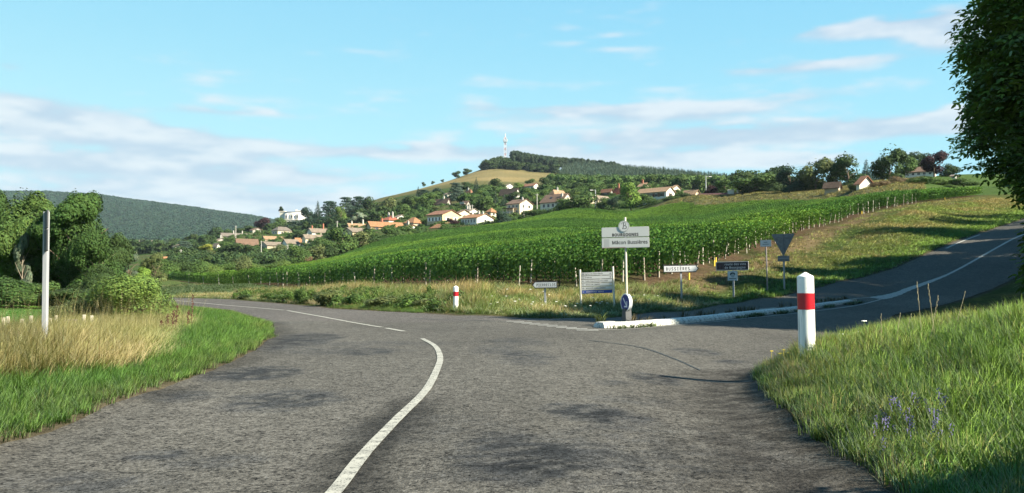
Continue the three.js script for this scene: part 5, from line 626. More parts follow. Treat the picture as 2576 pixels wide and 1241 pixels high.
{ // tall vineyard sign: round badge, two plates, one pole
  const d = 38.2, k = pxm(d), [x, y, z] = foot(1577, 768, d), t = thing('vineyard_sign', 'tall white sign with round badge, reading BOURGOGNES and Mâcon Bussières, on cream pole', 'sign', [x, y, z], -.26);
  const Y = (v) => at(1577, v, d).y - y; t.rotation.z = LEAN * .7;
  part('pole', cyl(.05, .05, Y(547) + .2, 14, 0, -.2, 0), postCream, t);
  const w = 2.12, h1 = Y(572) - Y(596.5), h2 = Y(598.5) - Y(624), zc = .06;
  const t1 = plate(w, h1, 1400, (g, W, Hh) => { g.fillStyle = '#e3e6e4'; g.fillRect(0, 0, W, Hh); g.strokeStyle = '#b9bdbb'; g.lineWidth = 10; g.strokeRect(5, 5, W - 10, Hh - 10); g.fillStyle = '#2b2b2d'; g.textAlign = 'center'; g.font = 'bold ' + Math.round(Hh * .40) + 'px sans-serif'; g.save(); g.translate(W * .5, Hh * .92); g.scale(Math.min(1, W * .62 / g.measureText('BOURGOGNES').width), 1); g.fillText('BOURGOGNES', 0, 0); g.lineWidth = 6; g.strokeStyle = '#161618'; g.strokeText('BOURGOGNES', 0, 0); g.restore(); });
  const t2 = plate(w, h2, 1400, (g, W, Hh) => { g.fillStyle = '#e3e6e4'; g.fillRect(0, 0, W, Hh); g.fillStyle = '#c9cccb'; g.fillRect(W * .04, Hh * .1, W * .12, Hh * .8); g.strokeStyle = '#b9bdbb'; g.lineWidth = 10; g.strokeRect(5, 5, W - 10, Hh - 10); g.fillStyle = '#3a3b3d'; g.textAlign = 'left'; g.font = Math.round(Hh * .46) + 'px sans-serif'; g.save(); g.translate(W * .215, Hh * .63); g.scale(W * .755 / g.measureText('Mâcon Bussières').width, 1); g.fillText('Mâcon Bussières', 0, 0); g.lineWidth = 8; g.strokeStyle = '#2a2b2d'; g.strokeText('Mâcon Bussières', 0, 0); g.restore(); g.fillStyle = '#7b2426'; g.fillRect(0, Hh * .94, W * .5, Hh * .06); });
  const put = (yc, h, tex, nm) => { const s = slab(rrShape(w, h, .05), .03, whitePost, t, nm); s.position.set(0, yc, zc); face(rrShape(w - .01, h - .01, .045), w, h, tex, s, .036); };
  put((Y(572) + Y(596.5)) / 2, h1, t1, 'name_plate'); put((Y(598.5) + Y(624)) / 2, h2, t2, 'village_plate');
  const r = 13.9 * k, tb = plate(1, 1, 512, (g, W) => { g.fillStyle = '#e8ebea'; g.fillRect(0, 0, W, W); g.strokeStyle = '#55585a'; g.lineWidth = 9; g.beginPath(); g.arc(W / 2, W / 2, W * .44, 2.2, 7.6); g.stroke(); g.lineWidth = 5; g.strokeStyle = '#9a9d9e'; g.beginPath(); g.arc(W / 2, W / 2, W * .47, 0, 6.29); g.stroke(); g.strokeStyle = '#1f2022'; g.lineCap = 'round'; g.lineWidth = 34; g.beginPath(); g.moveTo(W * .47, W * .2); g.quadraticCurveTo(W * .5, W * .55, W * .38, W * .74); g.stroke(); g.lineWidth = 20; g.beginPath(); g.moveTo(W * .26, W * .30); g.quadraticCurveTo(W * .46, W * .10, W * .64, W * .20); g.quadraticCurveTo(W * .76, W * .34, W * .56, W * .44); g.stroke(); g.lineWidth = 30; g.beginPath(); g.moveTo(W * .56, W * .45); g.quadraticCurveTo(W * .82, W * .52, W * .70, W * .69); g.quadraticCurveTo(W * .60, W * .77, W * .48, W * .73); g.stroke(); });
  const bd = part('badge', new THREE.CylinderGeometry(r, r, .016, 40).rotateX(Math.PI / 2), whitePost, t); bd.position.set(-.05, Y(569.6), zc + .046); const cs = new THREE.Shape(); cs.absarc(0, 0, r - .006, 0, Math.PI * 2); face(cs, 2 * r, 2 * r, tb, bd, .0105);
  part('bracket', [box(.16, .06, .1, 0, Y(584), .02), box(.16, .06, .1, 0, Y(611), .02)], postGrey, t);
}
{ // six-board direction sign between two cream posts
  const d = 35.3, k = pxm(d), [x, y, z] = foot(1504, 779, d), t = thing('directory_sign', 'sign of six stacked boards between two cream posts, bottom board blue', 'sign', [x, y, z], -.2); t.rotation.z = LEAN * 1.5;
  const Y = (v) => at(1504, v, d).y - y, half = 41.5 * k;
  for (const s of [-1, 1]) part('post', [cyl(.042, .042, Y(s < 0 ? 677 : 672) + .3, 14, s * half, -.3, 0)], postCream, t);
  const txt = ['Église du XIIe Siècle', 'À 600 m', 'Salle Raymond JUILLARD', 'MOULIN CABOT', 'MOULIN GAILLARDOT', 'SERRURERIE  MERLE'], w = half * 2 - .1, top = 684.5, stepV = 9.0;
  txt.forEach((s, i) => { const h = stepV * k * .92, tex = plate(w, h, 1024, (g, W, Hh) => { const blue = i === 5; g.fillStyle = blue ? '#1f4fae' : '#dfe1de'; g.fillRect(0, 0, W, Hh); if (!blue) { g.fillStyle = '#55585a'; g.fillRect(0, Hh * .93, W, Hh * .07); g.fillRect(0, 0, W, Hh * .05); } g.fillStyle = blue ? '#e9dccb' : '#101114'; g.strokeStyle = g.fillStyle; const ar = (x0, dr) => { g.lineWidth = Hh * .09; g.beginPath(); g.moveTo(x0, Hh * .5); g.lineTo(x0 + dr * Hh * .62, Hh * .5); g.moveTo(x0 + dr * Hh * .34, Hh * .24); g.lineTo(x0 + dr * Hh * .62, Hh * .5); g.lineTo(x0 + dr * Hh * .34, Hh * .76); g.stroke(); }; if (i < 2) { ar(W - Hh * .85, 1); g.lineWidth = Hh * .07; g.strokeRect(Hh * .25, Hh * .18, Hh * .55, Hh * .64); if (i === 1) g.fillRect(Hh * .48, Hh * .3, Hh * .1, Hh * .42); else g.fillRect(Hh * .36, Hh * .35, Hh * .33, Hh * .3); } else ar(Hh * .85, -1); g.textAlign = 'left'; g.font = 'bold ' + Math.round(Hh * .58) + 'px sans-serif'; g.save(); g.translate(i < 2 ? Hh * 1.02 : Hh * 1.2, Hh * .71); g.scale(1.0, 1); g.fillText(s, 0, 0); g.restore(); });
    const b = part('board', rbox(w, h, .03, .006), whitePost, t); b.position.set(0, Y(top + stepV * (i + .5)), .02); const f = new THREE.PlaneGeometry(w - .006, h - .006); const m = part('sign_face', f, printM(tex), b); m.position.z = .0175; });
}
function arrowSign(label, text, u, v0, vt, vb, w, d, dir, turn, px, o = {}) {
  const [x, y, z] = foot(u, v0, d), t = thing('direction_sign', label, 'direction sign', [x, y, z], turn), Y = (v) => at(u, v, d).y - y, h = Y(vt) - Y(vb), yc = (Y(vt) + Y(vb)) / 2;
  t.rotation.z = LEAN * .8;
  part('post', box(.075, Y(o.top ?? vb) + .3, .05, 0, Y(o.top ?? vb) / 2 - .15, 0), postGrey, t);
  const s = slab(arrowShape(w, h, dir), .035, mat([.05, .05, .055], .5), t, 'arrow_plate'); s.position.set(o.dx ?? 0, yc, .03);
  const tex = plate(w, h, px, (g, W, Hh) => { g.fillStyle = '#16181c'; g.fillRect(0, 0, W, Hh); const p = Hh * .42, e = Hh * .1; g.fillStyle = '#e2e6ea'; g.beginPath(); if (dir > 0) { g.moveTo(e * .8, e * 1.2); g.lineTo(W - p - e * .2, e * 1.2); g.lineTo(W - p - e * .2 + Hh * .36 * .82, Hh / 2); g.lineTo(W - p - e * .2, Hh - e * 1.2); g.lineTo(e * .8, Hh - e * 1.2); } else { g.moveTo(W - e * .8, e * 1.2); g.lineTo(p + e * .2, e * 1.2); g.lineTo(p + e * .2 - Hh * .36 * .82, Hh / 2); g.lineTo(p + e * .2, Hh - e * 1.2); g.lineTo(W - e * .8, Hh - e * 1.2); } g.closePath(); g.fill(); g.fillStyle = '#15171b'; g.font = 'bold ' + Math.round(Hh * .62) + 'px sans-serif'; g.textAlign = 'left'; const x0 = dir > 0 ? W * .055 : W * .16, room = dir > 0 ? W * .70 : W * .79; const n = text.length, gap = room / n; for (let i = 0; i < n; i++) { const c = text[i], cw = g.measureText(c).width; g.save(); g.translate(x0 + gap * (i + .5), Hh * .74); g.scale(Math.min(1, gap * .86 / cw), 1); g.fillText(c, -cw / 2, 0); g.restore(); } });
  face(arrowShape(w - .01, h - .01, dir), w, h, tex, s, .0405);
  return t;
}
arrowSign('white pointed road sign reading PIERRECLOS, pointing left, on a grey post', 'PIERRECLOS', 1372, 782, 708.5, 725.5, 1.02, 34.3, -1, -.28, 900);
arrowSign('white pointed road sign reading BUSSIÈRES, pointing right, left of the brown sign', 'BUSSIÈRES', 1715, 765, 667, 685.5, 1.62, 38.8, 1, .04, 1000);
{ // brown wine route sign with a small poster below
  const d = 41, [x, y, z] = foot(1846, 749, d), t = thing('route_sign', 'brown road sign reading route des vins de Bourgogne with a small poster below', 'sign', [x, y, z], -.5), Y = (v) => at(1846, v, d).y - y, w = 1.56, h = Y(658.5) - Y(680.5); t.rotation.z = LEAN * .6;
  part('post', box(.08, Y(660) + .3, .05, 0, Y(660) / 2 - .15, 0), postGrey, t);
  const tex = plate(w, h, 1200, (g, W, Hh) => { g.fillStyle = '#c9c3c3'; g.fillRect(0, 0, W, Hh); g.fillStyle = '#3a1f24'; g.fillRect(Hh * .06, Hh * .08, W - Hh * .12, Hh * .84); g.strokeStyle = '#b9a9a9'; g.lineWidth = 6; g.strokeRect(Hh * .1, Hh * .12, Hh * .72, Hh * .76); g.fillStyle = '#5a3f48'; for (let r = 0; r < 4; r++) for (let i = 0; i <= 3 - r; i++) { g.beginPath(); g.arc(Hh * .46 + (i - (3 - r) / 2) * Hh * .12, Hh * (.36 + r * .12), Hh * .065, 0, 6.3); g.fill(); } g.fillStyle = '#e6dede'; g.font = 'bold ' + Math.round(Hh * .36) + 'px sans-serif'; g.fillText('route des vins', Hh * .98, Hh * .42); g.fillText('de Bourgogne', Hh * .98, Hh * .80); });
  const s = slab(rrShape(w, h, .04), .03, mat([.45, .42, .42], .6), t, 'name_plate'); s.position.set(-.03, (Y(658.5) + Y(680.5)) / 2, .03); face(rrShape(w - .01, h - .01, .035), w, h, tex, s, .036);
  const pw = 25 * pxm(d), ph = Y(682) - Y(706), tp = plate(pw, ph, 300, (g, W, Hh) => { g.fillStyle = '#b9cdd8'; g.fillRect(0, 0, W, Hh); g.fillStyle = '#dfe8ec'; g.fillRect(W * .08, Hh * .08, W * .84, Hh * .72); g.fillStyle = '#24303c'; g.beginPath(); g.ellipse(W * .5, Hh * .34, W * .27, Hh * .2, 0, 0, 6.3); g.fill(); g.fillStyle = '#a9b6bd'; g.beginPath(); g.ellipse(W * .52, Hh * .48, W * .2, Hh * .2, 0, 0, 6.3); g.fill(); g.fillStyle = '#24303c'; g.fillRect(W * .14, Hh * .74, W * .72, Hh * .07); });
  const p = part('poster', box(pw, ph, .02), whitePost, t); p.position.set(-.02, (Y(682) + Y(706)) / 2, .045); const m = part('poster_face', new THREE.PlaneGeometry(pw - .006, ph - .006), printM(tp), p); m.position.z = .013;
}
{ // small white sign on a dark post
  const d = 42.3, [x, y, z] = foot(1931, 738, d), t = thing('small_sign', 'small pale blue-white rectangular sign on a thin dark post left of the triangle', 'sign', [x, y, z], -.45), Y = (v) => at(1931, v, d).y - y, w = 27 * pxm(d), h = Y(604) - Y(621); t.rotation.z = LEAN;
  part('post', cyl(.035, .035, Y(606) + .3, 10, 0, -.3, 0), mat([.2, .18, .18], .6), t);
  const tex = plate(w, h, 400, (g, W, Hh) => { g.fillStyle = '#c6d4dc'; g.fillRect(0, 0, W, Hh); g.fillStyle = '#7f8b94'; g.strokeStyle = '#8c9aa3'; g.lineWidth = 8; g.strokeRect(4, 4, W - 8, Hh - 8); g.fillRect(W * .32, Hh * .28, W * .36, Hh * .13); g.fillRect(W * .2, Hh * .58, W * .62, Hh * .13); });
  const b = part('sign_plate', rbox(w, h, .025, .008), backM, t); b.position.set(0, (Y(604) + Y(621)) / 2, .05); const m = part('sign_face', new THREE.PlaneGeometry(w - .01, h - .01), printM(tex), b); m.position.z = .0145;
}
{ // back of a give-way triangle with a plate under it
  const d = 43.2, [x, y, z] = foot(1973, 729, d), t = thing('give_way_sign', 'grey back of a downward-pointing triangular road sign with a small plate under it', 'road sign', [x, y, z], -.6), Y = (v) => at(1973, v, d).y - y; t.rotation.z = LEAN * .4;
  part('post', box(.08, Y(592) + .3, .05, 0, Y(592) / 2 - .15, -.03), postGrey, t);
  const w = 58 * pxm(d), h = Y(589) - Y(643.5), s = new THREE.Shape(), r = .05; s.moveTo(-w / 2 + r, h / 2); s.lineTo(w / 2 - r, h / 2); s.quadraticCurveTo(w / 2 + .01, h / 2, w / 2 - r * .45, h / 2 - r * 1.1); s.lineTo(r * .7, -h / 2 + r * .6); s.quadraticCurveTo(0, -h / 2 - r * .4, -r * .7, -h / 2 + r * .6); s.lineTo(-w / 2 + r * .45, h / 2 - r * 1.1); s.quadraticCurveTo(-w / 2 - .01, h / 2, -w / 2 + r, h / 2);
  const p = slab(s, .025, backM, t, 'triangle_plate'); p.position.set(0, (Y(589) + Y(643.5)) / 2, 0);
  part('stiffener', [box(.06, h * .86, .03, 0, (Y(589) + Y(643.5)) / 2 + .03, .045), box(w * .7, .035, .03, 0, Y(598), .04)], backM, t);
  const q = slab(rrShape(29 * pxm(d), Y(643.5) - Y(657.5), .03), .025, backM, t, 'distance_plate'); q.position.set(0, (Y(643.5) + Y(657.5)) / 2 - .01, 0); part('clamp', box(26 * pxm(d), .03, .03, 0, (Y(643.5) + Y(657.5)) / 2, .04), postGrey, t);
}
{ // round blue arrow sign on its pedestal
  const d = 24.35, k = pxm(d), x = (1576 - 1288) * k, y = ground(x, d, -1) + .1, t = thing('keep_right_sign', 'round blue sign with white diagonal arrow on a grey pedestal on the traffic island', 'road sign', [x, y, -d], -1.18), Y = (v) => at(1576, v, d).y - y, r = (Y(740) - Y(783)) / 2;
  const sh = new THREE.Shape(); sh.moveTo(-.12, -.05); sh.lineTo(.12, -.05); sh.lineTo(.075, Y(778)); sh.lineTo(-.075, Y(778)); sh.closePath();
  const pd = part('pedestal', new THREE.ExtrudeGeometry(sh, { depth: .17, bevelEnabled: true, bevelSize: .015, bevelThickness: .015, bevelSegments: 2 }), mat([.06, .065, .07], .7, { map: TEX.plaster }), t); pd.position.z = -.085;
  const body = part('disc', new THREE.CylinderGeometry(r, r, .10, 40).rotateX(Math.PI / 2), mat([.52, .55, .56], .5, { map: TEX.galv }), t); body.position.set(0, Y(761.5), 0);
  const tex = plate(1, 1, 512, (g, W) => { g.fillStyle = '#d9dee2'; g.fillRect(0, 0, W, W); g.fillStyle = '#242f86'; g.beginPath(); g.arc(W / 2, W / 2, W * .465, 0, 6.3); g.fill(); g.strokeStyle = '#e8ecef'; g.lineWidth = W * .085; g.beginPath(); g.moveTo(W * .27, W * .24); g.lineTo(W * .68, W * .70); g.stroke(); g.beginPath(); g.moveTo(W * .70, W * .42); g.lineTo(W * .705, W * .735); g.lineTo(W * .39, W * .735); g.stroke(); });
  const cs = new THREE.Shape(); cs.absarc(0, 0, r - .004, 0, Math.PI * 2); face(cs, 2 * r, 2 * r, tex, body, .0535);
  part('rim', new THREE.TorusGeometry(r, .014, 8, 40), mat([.6, .63, .64], .4), body).position.z = .045;
}
// ---------------------------------------------------------------- red and white junction bollards
function bollard(label, x, d, y, h, r, lean) {
  const t = thing('junction_bollard', label, 'bollard', [x, y, -d], 0, 'red and white junction bollards'); t.rotation.z = lean;
  const pts = [[.001, h], [.012, h - .002], [r * .5, h - .026], [r * .9, h - .05], [r, h - .062], [r * 1.0, h - .3], [r * 1.0, 0], [r * 1.0, -.2]].map(([a, b]) => new THREE.Vector2(a, b)).reverse();
  const g = new THREE.LatheGeometry(pts, 36);
  const wear = dataTex(256, (u, v, i, j) => { let w = .97 - .05 * tnoise(u, v, 12); const n = tnoise(u, v, 60); if (v < .26) w -= sstep(.45, .8, tnoise(u, v, 18) + (.2 - v)) * .5; if (n > .91) w -= .3; w -= .12 * sstep(.6, .8, tnoise(u, v * .5 + .2, 8)); return [w, w, w * .97]; });
  part('post', g, mat([.84, .84, .82], .38, { map: wear }), t);
  const band = new THREE.CylinderGeometry(r + .0025, r + .0025, h * .185, 36, 1, true); part('red_band', band, mat([.40, .008, .018], .32), t).position.y = h * .67;
  return t;
}
bollard('near white bollard with red band standing in the grass at the right corner', 3.9, 11.3, ground(3.9, 11.3) - .0, at(2025, 685, 11.3).y - ground(3.9, 11.3), .107, .012);
{ const x = (1147 - 1288) * pxm(33.4), y = ground(x, 33.4); bollard('far white bollard with red band across the junction, at the tall verge grass', x, 33.4, y, at(1147, 719, 33.4).y - y, .1, .006); }
// ---------------------------------------------------------------- left side: sign seen edge-on, fence, shrub, dock
{
  const d = 12, k = pxm(d), x = (117 - 1288) * k, y = ground(x, d), t = thing('edge_on_sign', 'galvanised sign post at the left with its sign plates seen edge-on', 'road sign', [x, y, -d], .9); t.rotation.z = .008; const Y = (v) => at(115, v, d).y - y;
  t.rotation.y = 0; part('post', rbox(.068, Y(533) + .4, .06, .008, 0, Y(533) / 2 - .2, 0), postGrey, t);
  for (const [a, b] of [[533, 578], [580, 634]]) { const h = Y(a) - Y(b), p = part('sign_plate', rbox(.46, h, .025, .01), darkPlateM, t); p.rotation.y = 2.15; p.position.set(.064, (Y(a) + Y(b)) / 2, .12); part('sign_face', box(.44, h - .02, .004, 0, 0, .0145), whitePost, p); }
}
{
  const R = rng(71), fm = mat([.42, .39, .31], .9, { map: TEX.wood }), geo = merge([rbox(.065, 1.0, .06, .012, 0, .3, 0), ]);
  const us = [[5, 809], [22, 806], [52, 812], [80, 804], [125, 810], [143, 803], [212, 801], [231, 803]], lab = ['at the left picture edge', 'second from the left picture edge', 'third, squat one with a flat top', 'thin one just left of the sign post', 'right behind the sign post', 'first clear one right of the sign post', 'right of the concrete block', 'last one before the shrub'];
  us.forEach(([u, v], i) => { const d = 17.5 + .25 * i, P = at(u, v, d), t = thing('fence_post', 'pale wooden fence post in dry grass, ' + lab[i], 'fence post', [P.x, P.y - .72, -d], R() * .6, 'field fence posts on the left'); t.rotation.z = (R() - .5) * .1; part('post', geo, fm, t); });
  const a = at(5, 815, 17.5), b = at(231, 812, 19.3); part('fence_wire', [new THREE.TubeGeometry(new THREE.LineCurve3(a, b), 4, .006, 4), new THREE.TubeGeometry(new THREE.LineCurve3(a.clone().add(V3(0, -.25, 0)), b.clone().add(V3(0, -.25, 0))), 4, .006, 4)], darkM, scene, ['thin fence wires stretched between the weathered fence posts', 'fence wire']);
  const P = at(178, 804, 18.6), t = thing('concrete_block', 'dark lichen-stained concrete block between the fence posts', 'concrete block', [P.x, P.y - .9, -18.6], .2); part('block', rbox(.24, 1.0, .2, .02, 0, .4, 0), mat([.17, .14, .13], .95, { map: TEX.bark }), t);
}
function shrub(label, x, d, w, h, n, size, leaf, seed) { const t = thing('shrub', label, 'bush', [x, ground(x, d) - .1, -d], 0); t.scale.set(w, h, w); part('crown', leafCloud(seed, SHAPES.bush(rng(seed)), n, size, { slim: .5 }), LM(leaf), t); part('stem', trunkGeo('bush'), barkM, t); return t; }
shrub('wide olive green roadside shrub at the inside of the bend', -10.7, 24.2, 2.6, 1.7, 24000, .016, 'light', 201);
shrub('darker taller part of the roadside shrubs behind the olive shrub', -12.3, 27, 2.4, 1.45, 16000, .016, 'mid', 202);
shrub('small shrub at the right end of the roadside shrubs by the bend', -11.9, 28.5, 1.7, 1.3, 12000, .018, 'mid', 203);
shrub('low shrub left of the wide olive roadside shrub', -12.3, 24.3, 1.8, 1.05, 12000, .018, 'olive', 204);
for (const [l, u, v0, v1, wpx, d, leaf] of [['dark weed bush in the far verge, left of centre', 762, 772, 728, 34, 46, 'mid'], ['broad weed bush in the far verge under the vine stakes', 830, 777, 735, 70, 42, 'olive'], ['low weed bush at the left end of the far verge', 700, 760, 740, 44, 52, 'mid'], ['low bush in the far verge near the far bollard', 970, 786, 752, 84, 38, 'olive'], ['weed bush in the far verge between the broad and the low bush', 895, 781, 745, 60, 40, 'mid'], ['small dark bush at the very left of the far verge', 625, 752, 736, 40, 57, 'dark'], ['weed bush beside the far bollard', 1070, 791, 760, 60, 36, 'olive'], ['small spiky bush just above the far verge grass', 782, 752, 716, 22, 48, 'light']]) { const k = pxm(d), x = (u - 1288) * k; shrub(l, x, d, wpx * k * 1.15, (v0 - v1) * k * 1.15, 2600, .045, leaf, u); }
{ // reddish dock plants
  const R = rng(81), sm = mat([.115, .05, .035], .9), gm = LM('olive');
  [[418, 856, 790, 19.2], [432, 858, 782, 19], [441, 852, 769, 19.4], [403, 862, 806, 18.8], [481, 842, 741, 21.5], [470, 846, 782, 21]].forEach(([u, v0, v1, d], i) => { const P = at(u, v0, d), h = (v0 - v1) * pxm(d), t = thing('dock_plant', 'reddish brown dock stalk inside the bend, ' + ['second from left', 'thickest of the cluster', 'tallest of the left cluster', 'leftmost and shortest', 'tall lone one nearest the road', 'short one by the lone stalk'][i], 'plant', [P.x, ground(P.x, d), -d], 0, 'dock plants by the bend'); const hh = h + P.y - ground(P.x, d); const pos = []; const list = [limb(V3(0, 0, 0), V3(.03, hh, 0), .012, .005, 5)]; for (let k = 0; k < 46; k++) { const y = hh * (.35 + .65 * R()), a = R() * 6.28, r = .015 + .05 * R() * (1.2 - y / hh); list.push(new THREE.TetrahedronGeometry(.012 + .010 * R()).translate(Math.cos(a) * r + .03 * y / hh, y, Math.sin(a) * r)); } part('seed_stalk', list, sm, t); });
}
{ // wild flowers: white umbels, yellow heads, violet patch
  const umbel = () => { const R = rng(6), l = [limb(V3(0, 0, 0), V3(.02, .5, 0), .006, .004, 4)]; return merge(l); }, head = (() => { const R = rng(7), l = []; for (let i = 0; i < 16; i++) { const a = i * 2.4, r = .055 * Math.sqrt(i / 16); l.push(new THREE.SphereGeometry(.013, 5, 4).translate(Math.cos(a) * r + .02, .5 + .012 * Math.cos(r * 20), Math.sin(a) * r)); } return merge(l); })();
  const stemM = mat([.12, .16, .05], .8), wM = mat([.80, .80, .74], .8), yM = mat([.75, .60, .05], .8), vM = mat([.10, .09, .22], .8), stem = umbel();
  const spots = [], R = rng(8); const add = (u, v, d, s) => { const P = at(u, v, d); spots.push([P.x, P.y - .5 * s, -d, s]); };
  for (const [u, v, d] of [[2172, 809, 12.6], [2136, 842, 12.9], [2150, 839, 12.9], [2164, 836, 12.9], [2114, 842, 13], [2240, 950, 8.6], [2262, 990, 8], [2260, 1013, 7.6], [2225, 1034, 7.2], [370, 879, 14.5], [443, 894, 15], [484, 890, 15.5], [344, 1005, 9.5], [2300, 1012, 7.4]]) add(u, v, d, u > 2100 ? .7 : .8);
  for (let i = 0; i < 46; i++) { const u = 1180 + 600 * R(), d = 31 + 6 * R(), x = (u - 1288) * pxm(d); if (roadD(x, d) < 1) continue; spots.push([x, ground(x, d) + .05, -d, .5 + .35 * R()]); }
  const ml = spots.map(([x, y, z, s]) => ({ m: mat4(x, y, z, 0, R() * 6.28, 0, s) }));
  inst('flower_stems', stem, stemM, ml, scene, ['thin green stems of the white wild flowers on the verges', 'flower stems', null, 'stuff']); inst('white_wildflowers', head, wM, ml, scene, ['white flat-topped wild flowers scattered over the verges', 'wild flowers', null, 'stuff']);
  const yl = [[1970, 881, 12.2], [1962, 890, 12.1], [1940, 884, 12.3], [1985, 889, 12], [2196, 836, 12.4]].map(([u, v, d]) => { const P = at(u, v, d); return { m: mat4(P.x, P.y - .2, P.z, 0, R() * 6, 0, .4) }; });
  inst('yellow_flowers', merge([head.clone(), stem.clone()]), yM, yl, scene, ['tiny yellow flower heads in the grass left of the near bollard', 'wild flowers', null, 'stuff']);
  const spike = (() => { const R2 = rng(9), l = []; for (let i = 0; i < 14; i++) { const a = R2() * 6.28; l.push(new THREE.TetrahedronGeometry(.008).translate(Math.cos(a) * .018, .18 + .16 * R2(), Math.sin(a) * .018)); } return merge(l); })(), vl = []; for (let i = 0; i < 34; i++) { const u = 2195 + 180 * R(), v = 1075 + 75 * R(), d = 6.4 - .9 * (v - 1075) / 75 + .3 * R(), x = (u - 1288) * pxm(d); vl.push({ m: mat4(x, ground(x, d) + .05, -d, (R() - .5) * .6, R() * 6, (R() - .5) * .6, .5 + .3 * R()) }); }
  inst('violet_flowers', spike, vM, vl, scene, ['violet-blue flower spikes at the lower right grass edge', 'wild flowers', null, 'stuff']);
  // dry stalks on the crest of the right bank
  const sg = merge([limb(V3(0, 0, 0), V3(.05, .62, 0), .0035, .002, 4), ...[0, 1, 2, 3, 4, 5, 6].map((i) => new THREE.SphereGeometry(.008, 5, 4).scale(.6, 2.2, .6).translate(.037 + .003 * i + (i % 2 ? .005 : -.005), .42 + .033 * i, 0))]), dl = [];
  for (const [u, v, d] of [[2246, 777, 10.6], [2254, 790, 10.6], [2318, 731, 9.6], [2332, 752, 9.6], [2352, 735, 9.5], [2384, 752, 9.2], [2216, 800, 10.8]]) { const P = at(u, v, d); dl.push({ m: mat4(P.x, P.y - .6, P.z, (R() - .5) * .5, R() * 6.3, (R() - .5) * .5, .8, .85 + .3 * R(), .8) }); }
  inst('dry_stalks', sg, mat([.30, .26, .15], .9), dl, scene, ['dry seed stalks standing on the crest of the right grass bank', 'dry stalks', null, 'stuff']);
}
// ---------------------------------------------------------------- big dark trees along the right side of the side road
const twigGeo = (() => { const R = rng(301), pos = [], nor = [], colr = [], leaf = (x, y, z, a, s, tilt) => { const T0 = V3(Math.cos(a), -.25 + tilt, Math.sin(a)).normalize(), N = V3((R() - .5) * .9, 1, (R() - .5) * .9).normalize(), B = N.clone().cross(T0).normalize(), t = .7 + .6 * R(); const P = [[0, 0], [.35, -.26], [.8, -.18], [1.05, 0], [.8, .18], [.35, .26]].map(([p, b]) => [x + (T0.x * p + B.x * b) * s, y + (T0.y * p + B.y * b) * s - .08 * p * p * s, z + (T0.z * p + B.z * b) * s]); for (const k of [0, 1, 2, 0, 2, 3, 0, 3, 4, 0, 4, 5]) { pos.push(...P[k]); nor.push(N.x, N.y, N.z); colr.push(t * (.9 + .2 * R()), t, t * .9); } }; for (let b = 0; b < 4; b++) { const a0 = b * 1.6 + R(); for (let i = 0; i < 4; i++) { const r = .07 + i * .085, x = Math.cos(a0) * r, z = Math.sin(a0) * r, y = .04 * i - .03 * i * i + (R() - .5) * .05; leaf(x, y, z, a0 + .95, .15, (R() - .5) * .5); leaf(x, y, z, a0 - .95, .15, (R() - .5) * .5); } leaf(Math.cos(a0) * .42, -.12, Math.sin(a0) * .42, a0, .16, -.2); } const g = new THREE.BufferGeometry(); g.setAttribute('position', new THREE.Float32BufferAttribute(pos, 3)); g.setAttribute('normal', new THREE.Float32BufferAttribute(nor, 3)); g.setAttribute('color', new THREE.Float32BufferAttribute(colr, 3)); return g; })();
const ashM = leafMat([.105, .19, .036], .4);
function roadTree(label, x, d, h, lobes, perM2, seed) {
  const y0 = ground(x, d), t = thing('roadside_tree', label, 'tree', [x, y0 - .2, -d], 0), R = rng(seed), list = [];
  const lm = [limb(V3(0, 0, 0), V3(.1, h * .3, .05), .32, .25, 10), limb(V3(.1, h * .3, .05), V3(-.1, h * .75, 0), .25, .08, 8)];
  for (const [cx, cy, cz, r] of lobes) { lm.push(limb(V3(0, Math.min(cy * .6, h * .6), 0), V3(cx * .9, cy, cz * .9), .1, .025, 6)); const n = Math.round(4 * Math.PI * r * r * perM2); for (let i = 0; i < n; i++) { const z = R() * 2 - 1, a = R() * 6.283, q = Math.sqrt(1 - z * z), N = V3(q * Math.cos(a), z, q * Math.sin(a)), w = fbm(N.x * 2 + cx, N.z * 2 + N.y * 2 + cz, 3), rr = r * mix(.6, 1.05, Math.sqrt(R())) * (.8 + .45 * w); const s = .7 + .7 * R(), k = .75 + .5 * R(); list.push({ m: mat4(cx + N.x * rr, cy + N.y * rr, cz + N.z * rr, (R() - .5) * 1.2, R() * 6.28, (R() - .5) * 1.2, s), c: [k * (1 + .3 * (R() - .4)), k, k * .9] }); } }
  part('trunk', lm, barkM, t); tag(inst('crown', twigGeo, ashM, list, t), null, null, null, 'stuff'); return t;
}
// lobes: x, y, z from the foot of the trunk
roadTree('big dark roadside tree cut by the right edge of the picture', 20.2, 27, 13.5, [[0, 7.4, 0, 3.8], [-3.3, 7.0, 1.0, 2.2], [-3.6, 8.2, .4, 2.0], [-2.5, 9.4, .5, 2.3], [-1.4, 10.2, 0, 2.1], [0, 10.4, 0, 2.2], [-3.4, 5.7, 1.3, 1.7], [-2.4, 4.5, 1.3, 1.7], [-1.0, 4.8, 2.0, 2.0], [1.4, 6.3, 2.5, 2.8], [2.7, 8.6, .9, 2.9], [-1.6, 7.2, 2.7, 2.2], [-2.3, 6.2, -2.1, 2.1], [1.8, 10.2, 0, 2.2], [-3.2, 3.7, 1, 1.2], [-2.2, 2.7, 1.2, 1.4], [-1.0, 3.2, 1.5, 1.5], [1.4, 3.8, 1.8, 2.0]], 10, 401);
roadTree('roadside tree high up the climb, beyond the right edge', 48.5, 64, 15, [[0, 8.5, 0, 4.2], [-1, 12, 0, 2.2], [1.5, 11.5, 0, 2], [0, 4.5, 0, 3]], 3, 410);
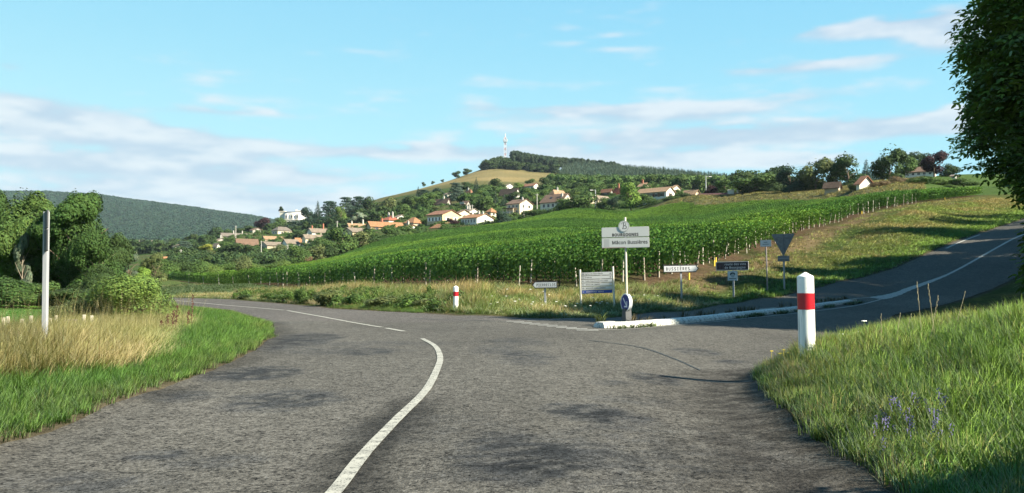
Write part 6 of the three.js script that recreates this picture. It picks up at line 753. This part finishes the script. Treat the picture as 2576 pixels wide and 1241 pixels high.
roadTree('slender roadside tree beyond the top of the climb', 56.5, 72.5, 14, [[0, 8, 0, 3.2], [0, 11.8, 0, 1.9], [0, 4, 0, 2.6]], 3, 411);
roadTree('last roadside tree beyond the top of the climb', 60, 80, 14, [[0, 8, 0, 3.2], [0, 11.5, 0, 1.8], [0, 4, 0, 2.6]], 3, 412);
roadTree('tree hidden right behind the picture edge, between the roadside trees', 27.5, 29.5, 13, [[0, 8, 0, 3.8], [-1, 5, 0, 3], [0, 3, 0, 2.4], [.5, 10.6, 0, 2.6], [0, 13, 0, 2.3], [.3, 14.8, 0, 1.5]], 7, 409);
roadTree('young roadside ash sapling at the right edge, below the big dark tree', 16.75, 26, 3.4, [[0, 2.0, 0, .7], [-.2, 1.2, 0, .65], [.3, 2.8, 0, .6]], 14, 408);
roadTree('second dark roadside tree behind the big one, hanging over the side road', 40, 48.5, 13, [[0, 7.5, 0, 4], [-3.2, 5.6, .5, 2.5], [-4.2, 4.6, -.5, 2.2], [-2, 9, 0, 2.8], [-3.6, 7.4, 0, 2.2], [-2.2, 3.4, 1.5, 1.8], [1, 4, 3, 2.6]], 5, 402);
roadTree('further roadside tree over the bend of the climbing side road', 52, 60, 13, [[0, 8, 0, 4.4], [-3.6, 6, 0, 2.8], [-3, 4, 0, 2.2], [-1, 10.5, 0, 2.6], [-4.8, 5.2, -.6, 1.8]], 4, 403);
roadTree('tree standing right outside the picture, shading the junction', 20.2, 20.6, 15.5, [[0, 8.6, 0, 3.3], [-1.5, 6, .5, 2.4], [.3, 11.4, .5, 2.3], [0, 13.4, .6, 1.8], [0, 4, 0, 2.4], [2.4, 7, -.4, 2.6]], 7, 404);
roadTree('outermost roadside tree beyond the right edge, standing by the climb', 36, 43, 13, [[0, 8, 0, 4.4], [-1, 5, 0, 3.2], [0, 3, 0, 2.6], [1, 11, 0, 2.4], [0, 13.2, 0, 2.2]], 7, 406);
roadTree('roadside tree beyond the right edge, above the climb', 47, 53, 12.5, [[0, 7.5, 0, 4.2], [-1, 4.5, 0, 3], [0, 10.6, 0, 2.4]], 7, 407);
roadTree('tree standing right outside the picture, next along the side road', 29, 37.2, 13, [[0, 8.5, 0, 4.2], [1.6, 6, 0, 3.2], [0, 4, 1, 2.6], [1, 11.2, 0, 2.4], [0, 12.8, 0, 1.9]], 7, 405);
shrub('shrub outside the right edge of the picture, shading the lower right corner', 5.3, 2.8, 3.4, 2.9, 22000, .024, 'dark', 205).position.y = .5;
renderer.render(scene, camera);
